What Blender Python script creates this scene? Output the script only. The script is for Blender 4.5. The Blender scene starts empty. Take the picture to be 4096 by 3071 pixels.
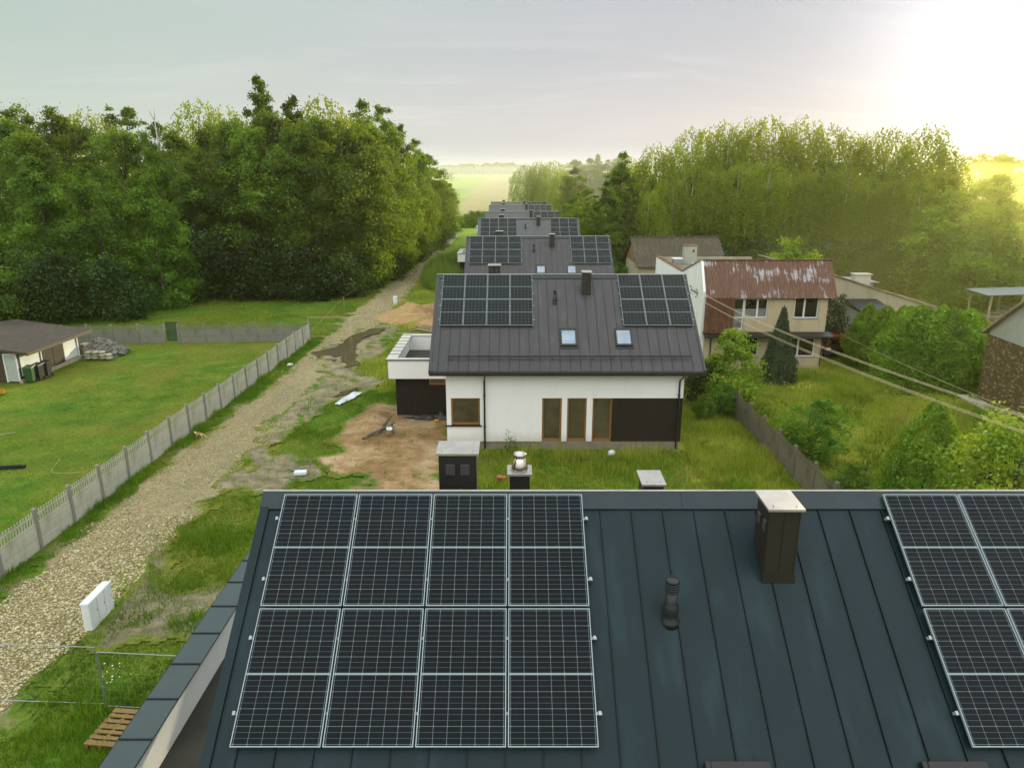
import bpy, math, random
import numpy as np
from mathutils import Vector, Matrix, Euler
from mathutils.geometry import tessellate_polygon
random.seed(7)
RNG = np.random.default_rng(7)
R = math.radians
C = bpy.context.scene.collection
SC = bpy.context.scene

# ------------------------------------------------------------------ node helpers
class NT:
    def __init__(s, nt):
        s.nt = nt
        nt.nodes.clear()
    def add(s, t, _ins=None, **props):
        n = s.nt.nodes.new(t)
        for k, v in props.items():
            setattr(n, k, v)
        for k, v in (_ins or {}).items():
            s.set(n, k, v)
        return n
    def set(s, n, k, v):
        sock = n.inputs[k]
        if isinstance(v, bpy.types.NodeSocket):
            s.nt.links.new(v, sock)
        else:
            sock.default_value = v
    def link(s, a, b):
        s.nt.links.new(a, b)
    def math(s, op, a, b=0.0, c=0.0, clamp=False):
        n = s.add('ShaderNodeMath', {0: a, 1: b, 2: c}, operation=op, use_clamp=clamp)
        return n.outputs[0]
    def noise(s, vec, scale, detail=3.0, rough=.55, dist=0.0):
        n = s.add('ShaderNodeTexNoise', {'Scale': scale, 'Detail': detail, 'Roughness': rough, 'Distortion': dist})
        if vec is not None:
            s.link(vec, n.inputs['Vector'])
        return n.outputs['Fac']
    def ramp(s, fac, stops, interp='LINEAR'):
        n = s.add('ShaderNodeValToRGB', {'Fac': fac})
        cr = n.color_ramp
        cr.interpolation = interp
        while len(cr.elements) < len(stops):
            cr.elements.new(.5)
        for e, (p, c) in zip(cr.elements, stops):
            e.position = p
            e.color = (c[0], c[1], c[2], 1) if not isinstance(c, (int, float)) else (c, c, c, 1)
        return n.outputs['Color']
    def mix(s, fac, a, b, blend='MIX'):
        n = s.add('ShaderNodeMix', data_type='RGBA', blend_type=blend)
        s.set(n, 0, fac)
        for i, v in ((6, a), (7, b)):
            if isinstance(v, tuple) and len(v) == 3:
                v = (*v, 1)
            s.set(n, i, v)
        return n.outputs[2]
    def scale(s, vec, xyz):
        n = s.add('ShaderNodeMapping', {'Vector': vec, 'Scale': xyz})
        return n.outputs[0]
    def bump(s, h, strength, dist=.02):
        return s.add('ShaderNodeBump', {'Height': h, 'Strength': strength, 'Distance': dist}).outputs[0]
    def out(s, sh, vol=None):
        o = s.add('ShaderNodeOutputMaterial')
        if sh is not None:
            s.link(sh, o.inputs[0])
        if vol is not None:
            s.link(vol, o.inputs[1])
    def pbr(s, color, rough=.6, metal=0., spec=.5, normal=None, **kw):
        n = s.add('ShaderNodeBsdfPrincipled')
        if isinstance(color, tuple) and len(color) == 3:
            color = (*color, 1)
        s.set(n, 'Base Color', color)
        s.set(n, 'Roughness', rough)
        s.set(n, 'Metallic', metal)
        s.set(n, 'Specular IOR Level', spec)
        if normal is not None:
            s.set(n, 'Normal', normal)
        for k, v in kw.items():
            s.set(n, k, v)
        return n.outputs[0]

MATS = {}
def newmat(name):
    m = bpy.data.materials.new(name)
    m.use_nodes = True
    MATS[name] = m
    return m, NT(m.node_tree)
def objco(t):
    return t.add('ShaderNodeTexCoord').outputs['Object']
def pos(t):
    return t.add('ShaderNodeNewGeometry').outputs['Position']

def simple(name, c1, c2=None, scale=3., rough=.7, metal=0., spec=.4, bump=0., bscale=40., stretch=(1, 1, 1), detail=5.):
    m, t = newmat(name)
    co = t.scale(objco(t), stretch)
    c2 = c2 or tuple(x * .8 for x in c1)
    f = t.noise(co, scale, detail, .65)
    col = t.ramp(f, [(.3, c1), (.7, c2)])
    nrm = t.bump(t.noise(co, bscale, 4), bump) if bump else None
    t.out(t.pbr(col, rough, metal, spec, nrm))
    return m

# ------------------------------------------------------------------ mesh helpers
class MB:
    def __init__(s):
        s.v = []; s.f = []; s.m = []
    def poly(s, pts, mi=0):
        k = len(s.v)
        s.v += [tuple(p) for p in pts]
        s.f.append(tuple(range(k, k + len(pts)))); s.m.append(mi)
    def hexa(s, a, b, mi=0):          # a: 4 bottom points ccw, b: 4 top points
        k = len(s.v)
        s.v += [tuple(p) for p in a] + [tuple(p) for p in b]
        for f in ((3, 2, 1, 0), (4, 5, 6, 7), (0, 1, 5, 4), (1, 2, 6, 5), (2, 3, 7, 6), (3, 0, 4, 7)):
            s.f.append(tuple(k + i for i in f)); s.m.append(mi)
    def box(s, x0, x1, y0, y1, z0, z1, mi=0):
        s.hexa([(x0, y0, z0), (x1, y0, z0), (x1, y1, z0), (x0, y1, z0)], [(x0, y0, z1), (x1, y0, z1), (x1, y1, z1), (x0, y1, z1)], mi)
    def rbox(s, M, sx, sy, sz, mi=0):  # box of full size centred, transformed by matrix M
        p = [M @ Vector((x * sx / 2, y * sy / 2, z * sz / 2)) for z in (-1, 1) for x, y in ((-1, -1), (1, -1), (1, 1), (-1, 1))]
        s.hexa(p[:4], p[4:], mi)
    def prism_x(s, yz, x0, x1, mi=0):  # polygon in y,z extruded along x
        n = len(yz); k = len(s.v)
        s.v += [(x0, y, z) for y, z in yz] + [(x1, y, z) for y, z in yz]
        s.f.append(tuple(k + i for i in range(n))[::-1]); s.m.append(mi)
        s.f.append(tuple(k + n + i for i in range(n))); s.m.append(mi)
        for i in range(n):
            j = (i + 1) % n
            s.f.append((k + i, k + j, k + n + j, k + n + i)); s.m.append(mi)
    def prism_y(s, xz, y0, y1, mi=0):
        n = len(xz); k = len(s.v)
        s.v += [(x, y0, z) for x, z in xz] + [(x, y1, z) for x, z in xz]
        s.f.append(tuple(k + i for i in range(n))); s.m.append(mi)
        s.f.append(tuple(k + n + i for i in range(n))[::-1]); s.m.append(mi)
        for i in range(n):
            j = (i + 1) % n
            s.f.append((k + j, k + i, k + n + i, k + n + j)); s.m.append(mi)
    def ring(s, c, ax, r, n, ref=None):
        ax = Vector(ax).normalized()
        u = ax.cross(Vector((0, 0, 1)) if abs(ax.z) < .95 else Vector((1, 0, 0))).normalized()
        w = ax.cross(u)
        c = Vector(c)
        return [c + (u * math.cos(2 * math.pi * i / n) + w * math.sin(2 * math.pi * i / n)) * r for i in range(n)]
    def tube(s, pts, rad, n=8, mi=0, cap=True):
        pts = [Vector(p) for p in pts]
        if not isinstance(rad, (list, tuple)):
            rad = [rad] * len(pts)
        k = len(s.v)
        for i, p in enumerate(pts):
            a = pts[max(i - 1, 0)]; b = pts[min(i + 1, len(pts) - 1)]
            s.v += [tuple(q) for q in s.ring(p, b - a, rad[i], n)]
        for i in range(len(pts) - 1):
            for j in range(n):
                q = (j + 1) % n
                s.f.append((k + i * n + j, k + i * n + q, k + (i + 1) * n + q, k + (i + 1) * n + j)); s.m.append(mi)
        if cap:
            s.f.append(tuple(k + i for i in range(n))[::-1]); s.m.append(mi)
            s.f.append(tuple(k + (len(pts) - 1) * n + i for i in range(n))); s.m.append(mi)
    def lathe(s, c, prof, n=20, mi=0):  # prof: list of (r,z)
        s_pts = [(c[0], c[1], c[2] + z) for r, z in prof]
        k = len(s.v)
        for (r, z) in prof:
            s.v += [(c[0] + r * math.cos(2 * math.pi * i / n), c[1] + r * math.sin(2 * math.pi * i / n), c[2] + z) for i in range(n)]
        for i in range(len(prof) - 1):
            for j in range(n):
                q = (j + 1) % n
                s.f.append((k + i * n + j, k + i * n + q, k + (i + 1) * n + q, k + (i + 1) * n + j)); s.m.append(mi)
        s.f.append(tuple(k + i for i in range(n))[::-1]); s.m.append(mi)
        s.f.append(tuple(k + (len(prof) - 1) * n + i for i in range(n))); s.m.append(mi)
    def mesh(s, name, mats, smooth=False):
        me = bpy.data.meshes.new(name)
        me.from_pydata(s.v, [], s.f)
        for m in (mats if isinstance(mats, (list, tuple)) else [mats]):
            me.materials.append(m)
        if any(s.m):
            me.polygons.foreach_set('material_index', s.m)
        if smooth:
            me.polygons.foreach_set('use_smooth', [True] * len(me.polygons))
        me.update()
        return me
    def build(s, name, mats, parent=None, smooth=False, bevel=0., loc=None):
        o = bpy.data.objects.new(name, s.mesh(name, mats, smooth))
        C.objects.link(o)
        o.parent = parent
        if loc:
            o.location = loc
        if bevel:
            b = o.modifiers.new('bevel', 'BEVEL'); b.width = bevel; b.segments = 2; b.limit_method = 'ANGLE'
        return o

def tag(o, label=None, cat=None, group=None, kind=None):
    if label: o['label'] = label
    if cat: o['category'] = cat
    if group: o['group'] = group
    if kind: o['kind'] = kind
    return o
def thing(name, label, cat, loc=(0, 0, 0), rz=0., group=None):
    o = bpy.data.objects.new(name, None); C.objects.link(o)
    o.empty_display_size = .2
    o.location = loc; o.rotation_euler = (0, 0, rz)
    return tag(o, label, cat, group)
def dup(o, parent=None):
    c = o.copy(); C.objects.link(c); c.parent = parent
    for ch in list(o.children):
        dup(ch, c)
    return c
def arr_mesh(name, V, F, mats, attr=None, smooth=False):   # V (n,3), F (m,k) numpy arrays
    me = bpy.data.meshes.new(name)
    n, (m, k) = len(V), F.shape
    me.vertices.add(n); me.vertices.foreach_set('co', V.astype(np.float32).ravel())
    me.loops.add(m * k); me.loops.foreach_set('vertex_index', F.astype(np.int32).ravel())
    me.polygons.add(m); me.polygons.foreach_set('loop_start', np.arange(0, m * k, k, dtype=np.int32))
    me.polygons.foreach_set('loop_total', np.full(m, k, dtype=np.int32))
    for nm, dom, a in (attr or []):
        at = me.attributes.new(nm, 'FLOAT', dom); at.data.foreach_set('value', a.astype(np.float32))
    me.update(calc_edges=True); me.validate()
    if smooth:
        me.polygons.foreach_set('use_smooth', np.ones(m, dtype=bool))
    for mm in (mats if isinstance(mats, (list, tuple)) else [mats]):
        me.materials.append(mm)
    return me
def arr_obj(name, me, parent=None):
    o = bpy.data.objects.new(name, me); C.objects.link(o); o.parent = parent
    return o

def terr(x, y):
    z = -.0075 * np.clip(np.asarray(y, float) - 38, 0, 150)
    z = z + .0215 * np.clip(np.asarray(y, float) - 230, 0, 630) - .012 * np.clip(np.asarray(y, float) - 860, 0, 440)
    return z
def tz(x, y):
    return float(terr(x, y))

# value noise in numpy
_perm = RNG.random((256, 256))
def vnoise(x, y, s=1.):
    x = np.asarray(x) / s; y = np.asarray(y) / s
    xi = np.floor(x).astype(int); yi = np.floor(y).astype(int); fx = x - xi; fy = y - yi
    fx = fx * fx * (3 - 2 * fx); fy = fy * fy * (3 - 2 * fy)
    g = lambda a, b: _perm[a % 256, b % 256]
    return (g(xi, yi) * (1 - fx) + g(xi + 1, yi) * fx) * (1 - fy) + (g(xi, yi + 1) * (1 - fx) + g(xi + 1, yi + 1) * fx) * fy
def sdist(P, X, Y):     # signed distance to polygon, + inside
    P = np.array(P, float); d = np.full(X.shape, 1e9); ins = np.zeros(X.shape, bool)
    for i in range(len(P)):
        a = P[i]; b = P[(i + 1) % len(P)]; e = b - a
        t = np.clip(((X - a[0]) * e[0] + (Y - a[1]) * e[1]) / max(e @ e, 1e-9), 0, 1)
        d = np.minimum(d, np.hypot(X - a[0] - t * e[0], Y - a[1] - t * e[1]))
        c = ((a[1] > Y) != (b[1] > Y)) & (X < (b[0] - a[0]) * (Y - a[1]) / (b[1] - a[1] + 1e-12) + a[0])
        ins ^= c
    return np.where(ins, d, -d)

# ------------------------------------------------------------------ materials
def grass_color(t, p):
    """colour of short and rough grass at a place, from world position"""
    sep = t.add('ShaderNodeSeparateXYZ', {0: p})
    x, y = sep.outputs[0], sep.outputs[1]
    big = t.noise(p, .11, 3, .6)
    mid = t.noise(p, .55, 4, .65)
    fine = t.noise(p, 7., 4, .75)
    lawn = t.ramp(mid, [(.3, (.045, .105, .010)), (.5, (.088, .160, .014)), (.68, (.165, .200, .024))])
    lawn = t.mix(t.ramp(big, [(.42, 0), (.62, 1)]), lawn, (.150, .150, .022))
    rough = t.ramp(mid, [(.3, (.085, .120, .012)), (.5, (.20, .215, .024)), (.7, (.33, .30, .05))])
    isr = t.math('MULTIPLY', t.math('GREATER_THAN', x, 8.), t.math('LESS_THAN', y, 80.))
    col = t.mix(isr, lawn, rough)
    # far meadow: paler, in bands
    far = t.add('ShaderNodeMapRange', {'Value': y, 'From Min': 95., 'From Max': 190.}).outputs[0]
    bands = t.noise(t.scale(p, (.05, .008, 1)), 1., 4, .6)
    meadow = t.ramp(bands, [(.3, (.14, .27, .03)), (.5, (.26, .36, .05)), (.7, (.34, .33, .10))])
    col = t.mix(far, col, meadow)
    f2 = t.ramp(fine, [(.3, .55), (.7, 1.35)])
    col = t.mix(1.0, col, f2, 'MULTIPLY')
    return col, fine

def ground_mats():
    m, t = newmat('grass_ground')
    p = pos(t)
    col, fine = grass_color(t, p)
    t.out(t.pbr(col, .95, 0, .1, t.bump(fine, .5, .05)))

    def sheet(name, fn, soft=.18, nscale=5., rough=.95, spec=.15):
        m, t = newmat(name)
        p = pos(t)
        col, fine = grass_color(t, p)
        e = t.add('ShaderNodeAttribute', attribute_name='edge').outputs['Fac']
        n = t.noise(p, nscale, 6, .7)
        own, h, rg = fn(t, p)
        k = t.math('ADD', e, t.math('MULTIPLY', t.math('SUBTRACT', n, .5), .5))
        f = t.add('ShaderNodeMapRange', {'Value': k, 'From Min': -soft, 'From Max': soft}).outputs[0]
        c = t.mix(f, col, own)
        hh = t.mix(f, fine, h)
        t.out(t.pbr(c, rg if rg is not None else rough, 0, spec, t.bump(hh, .7, .05)))
    def gravel(t, p):
        q = t.add('ShaderNodeVectorMath', {0: p, 1: t.add('ShaderNodeTexNoise', {'Vector': p, 'Scale': 9.}).outputs['Color']}, operation='ADD').outputs[0]
        v = t.add('ShaderNodeTexVoronoi', {'Vector': q, 'Scale': 9.5, 'Randomness': 1.})
        st = t.mix(t.add('ShaderNodeSeparateColor', {0: v.outputs['Color']}).outputs[0], (.28, .225, .11), (.54, .47, .28))
        gap = t.ramp(v.outputs['Distance'], [(.30, 1), (.62, .58)])
        c = t.mix(1., st, gap, 'MULTIPLY')
        dirt = t.ramp(t.noise(p, 2.2, 5, .7), [(.35, (.32, .26, .13)), (.7, (.46, .385, .22))])
        sep = t.add('ShaderNodeSeparateXYZ', {0: p})
        w = t.noise(t.scale(p, (.55, .22, 1)), 1., 4, .6)
        c = t.mix(t.ramp(w, [(.42, 0), (.6, .85)]), c, dirt)
        g = t.ramp(t.noise(p, .8, 6, .75), [(.60, 0), (.72, .6)])
        c = t.mix(g, c, (.12, .14, .03))
        return c, v.outputs['Distance'], None
    sheet('gravel_surface', gravel)
    def sand(t, p):
        c = t.ramp(t.noise(p, .42, 7, .72), [(.32, (.17, .10, .042)), (.48, (.29, .18, .085)), (.58, (.40, .28, .16)), (.70, (.47, .35, .21))])
        c = t.mix(t.ramp(t.noise(p, 2.1, 6, .8), [(.56, 0), (.64, .85)]), c, (.07, .095, .018))
        return c, t.noise(p, 12, 6, .7), None
    sheet('sandy_soil', sand)
    def mud(t, p):
        n = t.noise(p, .9, 6, .7)
        c = t.ramp(n, [(.3, (.11, .09, .055)), (.5, (.235, .19, .12)), (.7, (.38, .31, .21))])
        c = t.mix(t.ramp(t.noise(p, 1.7, 6, .8), [(.50, 0), (.62, .85)]), c, (.075, .115, .014))
        rg = t.ramp(n, [(.35, .35), (.55, .9)])
        return c, t.noise(t.scale(p, (3, 1, 1)), 4, 6, .75), rg
    sheet('mud_surface', mud)
    def track(t, p):
        c = t.ramp(t.noise(t.scale(p, (.2, .03, 1)), 1., 5, .6), [(.3, (.30, .28, .10)), (.7, (.36, .29, .15))])
        return c, t.noise(p, 1, 3), None
    sheet('field_soil', track, 2.5, .15)
    m, t = newmat('muddy_water')
    t.out(t.pbr((.11, .088, .05), .10, 0, .6, t.bump(t.noise(pos(t), 3., 2), .03, .01)))
ground_mats()

def leaf_mat(name, dark, mid, light, trans, tw=.34):
    m, t = newmat(name)
    a = t.add('ShaderNodeAttribute', attribute_name='tint').outputs['Fac']
    oi = t.add('ShaderNodeObjectInfo').outputs['Random']
    f = t.math('ADD', a, t.math('MULTIPLY', t.math('SUBTRACT', oi, .5), .50), clamp=True)
    col = t.ramp(f, [(.0, dark), (.5, mid), (1., light)])
    hs = t.add('ShaderNodeHueSaturation', {'Hue': t.math('ADD', .5, t.math('MULTIPLY', t.math('SUBTRACT', oi, .15), .028)), 'Saturation': 1., 'Value': 1., 'Color': col}).outputs[0]
    d = t.add('ShaderNodeBsdfDiffuse', {'Color': hs})
    tr = t.add('ShaderNodeBsdfTranslucent', {'Color': t.mix(.55, hs, trans)})
    g = t.add('ShaderNodeBsdfGlossy', {'Color': (.8, .85, .8, 1), 'Roughness': .45})
    mx = t.add('ShaderNodeMixShader', {0: tw, 1: d.outputs[0], 2: tr.outputs[0]})
    m2 = t.add('ShaderNodeMixShader', {0: .025, 1: mx.outputs[0], 2: g.outputs[0]})
    t.out(m2.outputs[0])
    return m
LEAF_DARK = leaf_mat('leaf_dark', (.008, .024, .004), (.040, .098, .009), (.165, .255, .019), (.56, .68, .01))
LEAF_SHADE = leaf_mat('leaf_shade', (.008, .022, .005), (.022, .052, .008), (.055, .10, .014), (.12, .18, .02))  # darker leaf copy: shade under the crowns is put into the colour
LEAF_MID = leaf_mat('leaf_mid', (.018, .052, .006), (.066, .150, .011), (.16, .27, .020), (.55, .68, .02))
LEAF_BIRCH = leaf_mat('leaf_birch', (.026, .060, .006), (.095, .150, .011), (.22, .275, .022), (.72, .76, .02), .44)
LEAF_THUJA = leaf_mat('leaf_thuja', (.050, .115, .008), (.14, .27, .016), (.30, .42, .026), (.70, .75, .02), .3)
LEAF_JUNIPER = leaf_mat('leaf_juniper', (.018, .032, .016), (.034, .055, .026), (.062, .085, .038), (.08, .10, .03), .2)
LEAF_BRIGHT = leaf_mat('leaf_bright', (.085, .145, .010), (.17, .27, .016), (.34, .42, .03), (.5, .5, .03))
LEAF_GRASS = leaf_mat('blade_green', (.040, .105, .007), (.100, .205, .011), (.23, .30, .020), (.34, .48, .02), .3)
LEAF_WEED = leaf_mat('blade_weed', (.095, .145, .010), (.235, .30, .022), (.46, .45, .070), (.60, .55, .04), .3)
LEAF_REED = leaf_mat('blade_reed', (.085, .16, .025), (.17, .27, .035), (.30, .36, .06), (.2, .28, .04), .3)
simple('bark', (.055, .042, .03), (.10, .085, .065), 2., .95, bump=.6, stretch=(3, 3, .6))
def birch_bark():
    m, t = newmat('birch_bark')
    co = objco(t)
    n = t.noise(t.scale(co, (1, 1, 5)), 1.2, 4, .7)
    t.out(t.pbr(t.ramp(n, [(.40, (.05, .045, .04)), (.5, (.55, .52, .46)), (.8, (.68, .65, .58))]), .8))
birch_bark()

def roof_mat(name, base, blotch, amount, seam=.4, sw=.034, spec=.42):
    m, t = newmat(name)
    co = objco(t)
    b1 = t.noise(t.scale(co, (2.2, 1.0, 1.0)), 1.0, 2, .4)
    b2 = t.noise(t.scale(co, (4.4, .8, .8)), 1.0, 2, .5)
    k = t.math('MULTIPLY', t.ramp(b1, [(.50, 0), (.62, 1)]), t.ramp(b2, [(.42, 0), (.58, 1)]))
    fine = t.noise(co, 14, 5, .7)
    c = t.mix(t.math('MULTIPLY', k, amount), t.ramp(fine, [(.3, tuple(x * .85 for x in base)), (.7, tuple(x * 1.12 for x in base))]), blotch)
    xs = t.add('ShaderNodeSeparateXYZ', {0: co}).outputs[0]
    fr_ = t.math('ABSOLUTE', t.math('SUBTRACT', t.math('FRACT', t.math('ADD', t.math('DIVIDE', t.math('SUBTRACT', xs, .40), .482), .5)), .5))
    c = t.mix(t.math('LESS_THAN', fr_, sw), c, t.mix(1., c, (seam, seam, seam), 'MULTIPLY'))
    rg = t.math('ADD', .34, t.math('MULTIPLY', t.noise(co, 1.3, 4), .22))
    t.out(t.pbr(c, rg, 0., spec, t.bump(t.noise(t.scale(co, (1, .5, .5)), 2.2, 2), .12, .02)))
    return m
roof_mat('roof_teal', (.0045, .0165, .0205), (.014, .034, .042), .5, .42, .018, .24)
roof_mat('roof_slate', (.036, .033, .037), (.060, .059, .064), .5)
roof_mat('roof_far', (.070, .076, .078), (.085, .09, .092), .5, .6)  # paler roof copy: distance haze is put into the base colour
simple('dark_metal', (.012, .012, .012), (.02, .019, .018), 4, .45, spec=.4)
simple('brown_metal', (.035, .026, .020), (.05, .038, .03), 4, .45)
simple('cap_metal', (.50, .46, .43), (.36, .33, .31), 3, .30, .55, .5)
simple('cap_white', (.62, .60, .56), (.50, .48, .43), 2.5, .5, 0, .4)
simple('cap_teal', (.025, .040, .045), (.033, .050, .055), 2.2, .32, 0, .6)
simple('tan_board', (.30, .20, .12), (.36, .26, .17), 3, .8)
def plaster(name, c, dirt, amt=.35, splash=None):
    m, t = newmat(name)
    co = objco(t)
    st = t.noise(t.scale(co, (1.2, 1.2, .35)), 1.1, 6, .7)
    c2 = t.mix(t.math('MULTIPLY', t.ramp(st, [(.5, 0), (.75, 1)]), amt), c, dirt)
    if splash:
        z = t.add('ShaderNodeSeparateXYZ', {0: co}).outputs[2]
        zz = t.add('ShaderNodeMapRange', {'Value': t.math('ADD', z, t.math('MULTIPLY', t.math('SUBTRACT', t.noise(t.scale(co, (3, 3, 1)), 2., 5, .7), .5), .7)), 'From Min': .95, 'From Max': .40, 'To Min': 0., 'To Max': .55}).outputs[0]
        c2 = t.mix(zz, c2, splash)
    t.out(t.pbr(c2, .9, 0, .2, t.bump(t.noise(co, 60, 3), .25, .01)))
plaster('white_plaster', (.83, .82, .80), (.62, .59, .53), .30, (.50, .44, .34))
plaster('pale_plaster', (.74, .77, .73), (.48, .50, .46), .5)
plaster('beige_plaster', (.47, .395, .255), (.27, .23, .155), .7)
plaster('grey_render', (.38, .345, .24), (.20, .18, .12), .8)
plaster('grey_render_green', (.38, .40, .33), (.24, .25, .2), .7)
plaster('whitewashed_brick', (.84, .85, .83), (.55, .53, .47), .55)
plaster('plinth_grey', (.23, .20, .14), (.12, .11, .07), .8)
plaster('concrete', (.47, .455, .37), (.22, .23, .15), .85)
plaster('concrete_post', (.24, .235, .19), (.11, .115, .08), .8)  # darker than the panels: the posts' shadow side is put into the colour
plaster('concrete_grey', (.20, .20, .165), (.10, .11, .08), .9)
plaster('concrete_dark', (.16, .14, .10), (.055, .055, .035), .85)
plaster('cabinet_white', (.72, .75, .74), (.45, .5, .47), .5)
def cladding():
    m, t = newmat('dark_cladding')
    co = objco(t)
    x = t.add('ShaderNodeSeparateXYZ', {0: co}).outputs[0]
    fr = t.math('FRACT', t.math('MULTIPLY', x, 1 / .14))
    g = t.math('GREATER_THAN', fr, .07)
    c = t.mix(g, (.006, .005, .004), t.ramp(t.noise(t.scale(co, (8, 8, .8)), 1.5, 3), [(.3, (.017, .013, .011)), (.7, (.024, .019, .016))]))
    t.out(t.pbr(c, .8, 0, .2))
cladding()
def wood(name, a, b):
    m, t = newmat(name)
    co = objco(t)
    n = t.noise(t.scale(co, (9, 9, 1.2)), 2., 5, .7)
    t.out(t.pbr(t.ramp(n, [(.3, a), (.7, b)]), .5, 0, .35))
wood('oak_frame', (.22, .095, .022), (.34, .165, .045))
wood('pallet_wood', (.17, .10, .03), (.27, .17, .06))  # darkened: the shade the pallet lies in is part of the colour
wood('grey_wood', (.20, .16, .11), (.32, .27, .2))
wood('dark_wood', (.05, .032, .018), (.085, .058, .034))
def glass(name, c, rough=.04, spec=.6):
    m, t = newmat(name)
    n = t.noise(objco(t), .9, 3, .6)
    t.out(t.pbr(t.ramp(n, [(.35, c), (.65, tuple(x * .55 for x in c))]), rough, 0, spec))
glass('window_glass', (.105, .088, .050))  # brownish reflections are put into the pane colour
glass('old_glass', (.024, .021, .012))
glass('sky_glass', (.24, .32, .42), .04, 1.0)
glass('frosted_film', (.25, .26, .24), .4, .4)
simple('pvc_white', (.74, .76, .76), (.66, .68, .68), 3, .4)
simple('steel', (.62, .56, .50), (.50, .46, .42), 5, .22, 1.)
simple('galvanised', (.40, .42, .43), (.30, .32, .33), 6, .45, .7)
simple('wire_metal', (.68, .56, .34), (.55, .45, .27), 6, .6, .0)  # golden sunlight on the wires is put into the base colour
simple('alu_frame', (.32, .38, .40), (.27, .33, .35), 3, .4, .1)
def solar():
    m, t = newmat('solar_cells')
    co = objco(t)
    sep = t.add('ShaderNodeSeparateXYZ', {0: co})
    x, y = sep.outputs[0], sep.outputs[1]
    W, L, e = 1.134, 1.762, .032
    px, py = (W - 2 * e) / 6, (L / 2 - e - .012) / 12
    def lines(c, off, per, hw):
        f = t.math('FRACT', t.math('ADD', t.math('DIVIDE', t.math('SUBTRACT', c, off), per), .5))
        return t.math('LESS_THAN', t.math('MULTIPLY', t.math('ABSOLUTE', t.math('SUBTRACT', f, .5)), per), hw)
    ymid = t.math('ABSOLUTE', t.math('SUBTRACT', y, L / 2))
    vx = lines(x, e, px, .0026)
    hy = lines(ymid, .012, py, .0019)
    h3 = lines(ymid, .012, py * 3, .0024)
    bar = t.math('LESS_THAN', ymid, .011)
    dots = t.math('MULTIPLY', lines(x, e, px, .007), lines(ymid, .012, py * 3, .007))
    fing = t.math('MULTIPLY', lines(x, e, px / 10, .0016), .03)
    a = t.math('MAXIMUM', t.math('MULTIPLY', vx, .62), t.math('MAXIMUM', t.math('MULTIPLY', hy, .36), t.math('MULTIPLY', h3, .62)))
    a = t.math('MAXIMUM', t.math('MAXIMUM', a, fing), t.math('MAXIMUM', bar, t.math('MULTIPLY', dots, .7)))
    cellx = t.math('FLOOR', t.math('DIVIDE', x, px)); celly = t.math('FLOOR', t.math('DIVIDE', y, py * 3))
    cv = t.add('ShaderNodeCombineXYZ', {0: cellx, 1: celly, 2: t.add('ShaderNodeObjectInfo').outputs['Random']}).outputs[0]
    wn = t.add('ShaderNodeTexWhiteNoise', {'Vector': cv}).outputs['Value']
    cell = t.mix(t.ramp(t.noise(co, 1.6, 2), [(.35, 0), (.65, 1)]), (.0032, .0046, .0050), (.003, .0065, .010))
    cell = t.mix(t.math('MULTIPLY', wn, .5), cell, (.006, .006, .006))
    col = t.mix(a, cell, (.22, .28, .30))
    t.out(t.pbr(col, .12, 0, .11))
solar()
def corrugated(name, base, peel, peel_amt, per, vertical=True):
    m, t = newmat(name)
    co = objco(t)
    x = t.add('ShaderNodeSeparateXYZ', {0: co}).outputs[0]
    n = t.noise(t.scale(co, (2.6, .35, .35)), 2.2, 6, .75)
    big = t.noise(t.scale(co, (.55, .6, .8)), 1., 3, .6)
    k = t.math('ADD', n, t.math('MULTIPLY', t.math('SUBTRACT', big, .5), .9))
    pe = t.ramp(k, [(.555, 0), (.64, 1)])
    rust = t.ramp(t.noise(t.scale(co, (6, .8, .8)), 1.5, 6, .7), [(.3, tuple(q * .6 for q in base)), (.5, base), (.75, tuple(min(q * 1.45, .9) for q in base))])
    c = t.mix(t.math('MULTIPLY', pe, peel_amt), rust, peel)
    wave = t.math('SINE', t.math('MULTIPLY', x, 2 * math.pi / per))
    t.out(t.pbr(c, .75, 0, .3, t.bump(wave, .9, .03)))
corrugated('rust_sheet', (.150, .078, .055), (.46, .46, .50), .85, .145)
corrugated('rust_sheet_wall', (.115, .048, .026), (.24, .14, .10), .4, .145)
corrugated('fibre_cement', (.070, .058, .038), (.16, .145, .105), .3, .18)
corrugated('brown_sheet', (.058, .046, .038), (.10, .08, .07), .4, .10)
def masonry(name, a, b, mortar, sx, sy, rough=.95):
    m, t = newmat(name)
    co = objco(t)
    sep = t.add('ShaderNodeSeparateXYZ', {0: co})
    v = t.add('ShaderNodeCombineXYZ', {0: t.math('ADD', sep.outputs[0], sep.outputs[1]), 1: sep.outputs[2]}).outputs[0]
    br = t.add('ShaderNodeTexBrick', {'Vector': v, 'Color1': (*a, 1), 'Color2': (*b, 1), 'Mortar': (*mortar, 1), 'Scale': 1., 'Mortar Size': .012, 'Brick Width': sx, 'Row Height': sy})
    n = t.ramp(t.noise(co, 1.3, 5, .7), [(.3, .5), (.7, 1.25)])
    t.out(t.pbr(t.mix(1., br.outputs['Color'], n, 'MULTIPLY'), rough, 0, .2, t.bump(br.outputs['Fac'], -.4, .02)))
masonry('brick_orange', (.30, .13, .06), (.22, .10, .05), (.28, .23, .17), .26, .09)
masonry('brick_pale', (.34, .25, .16), (.26, .19, .12), (.36, .31, .23), .30, .12)
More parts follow.
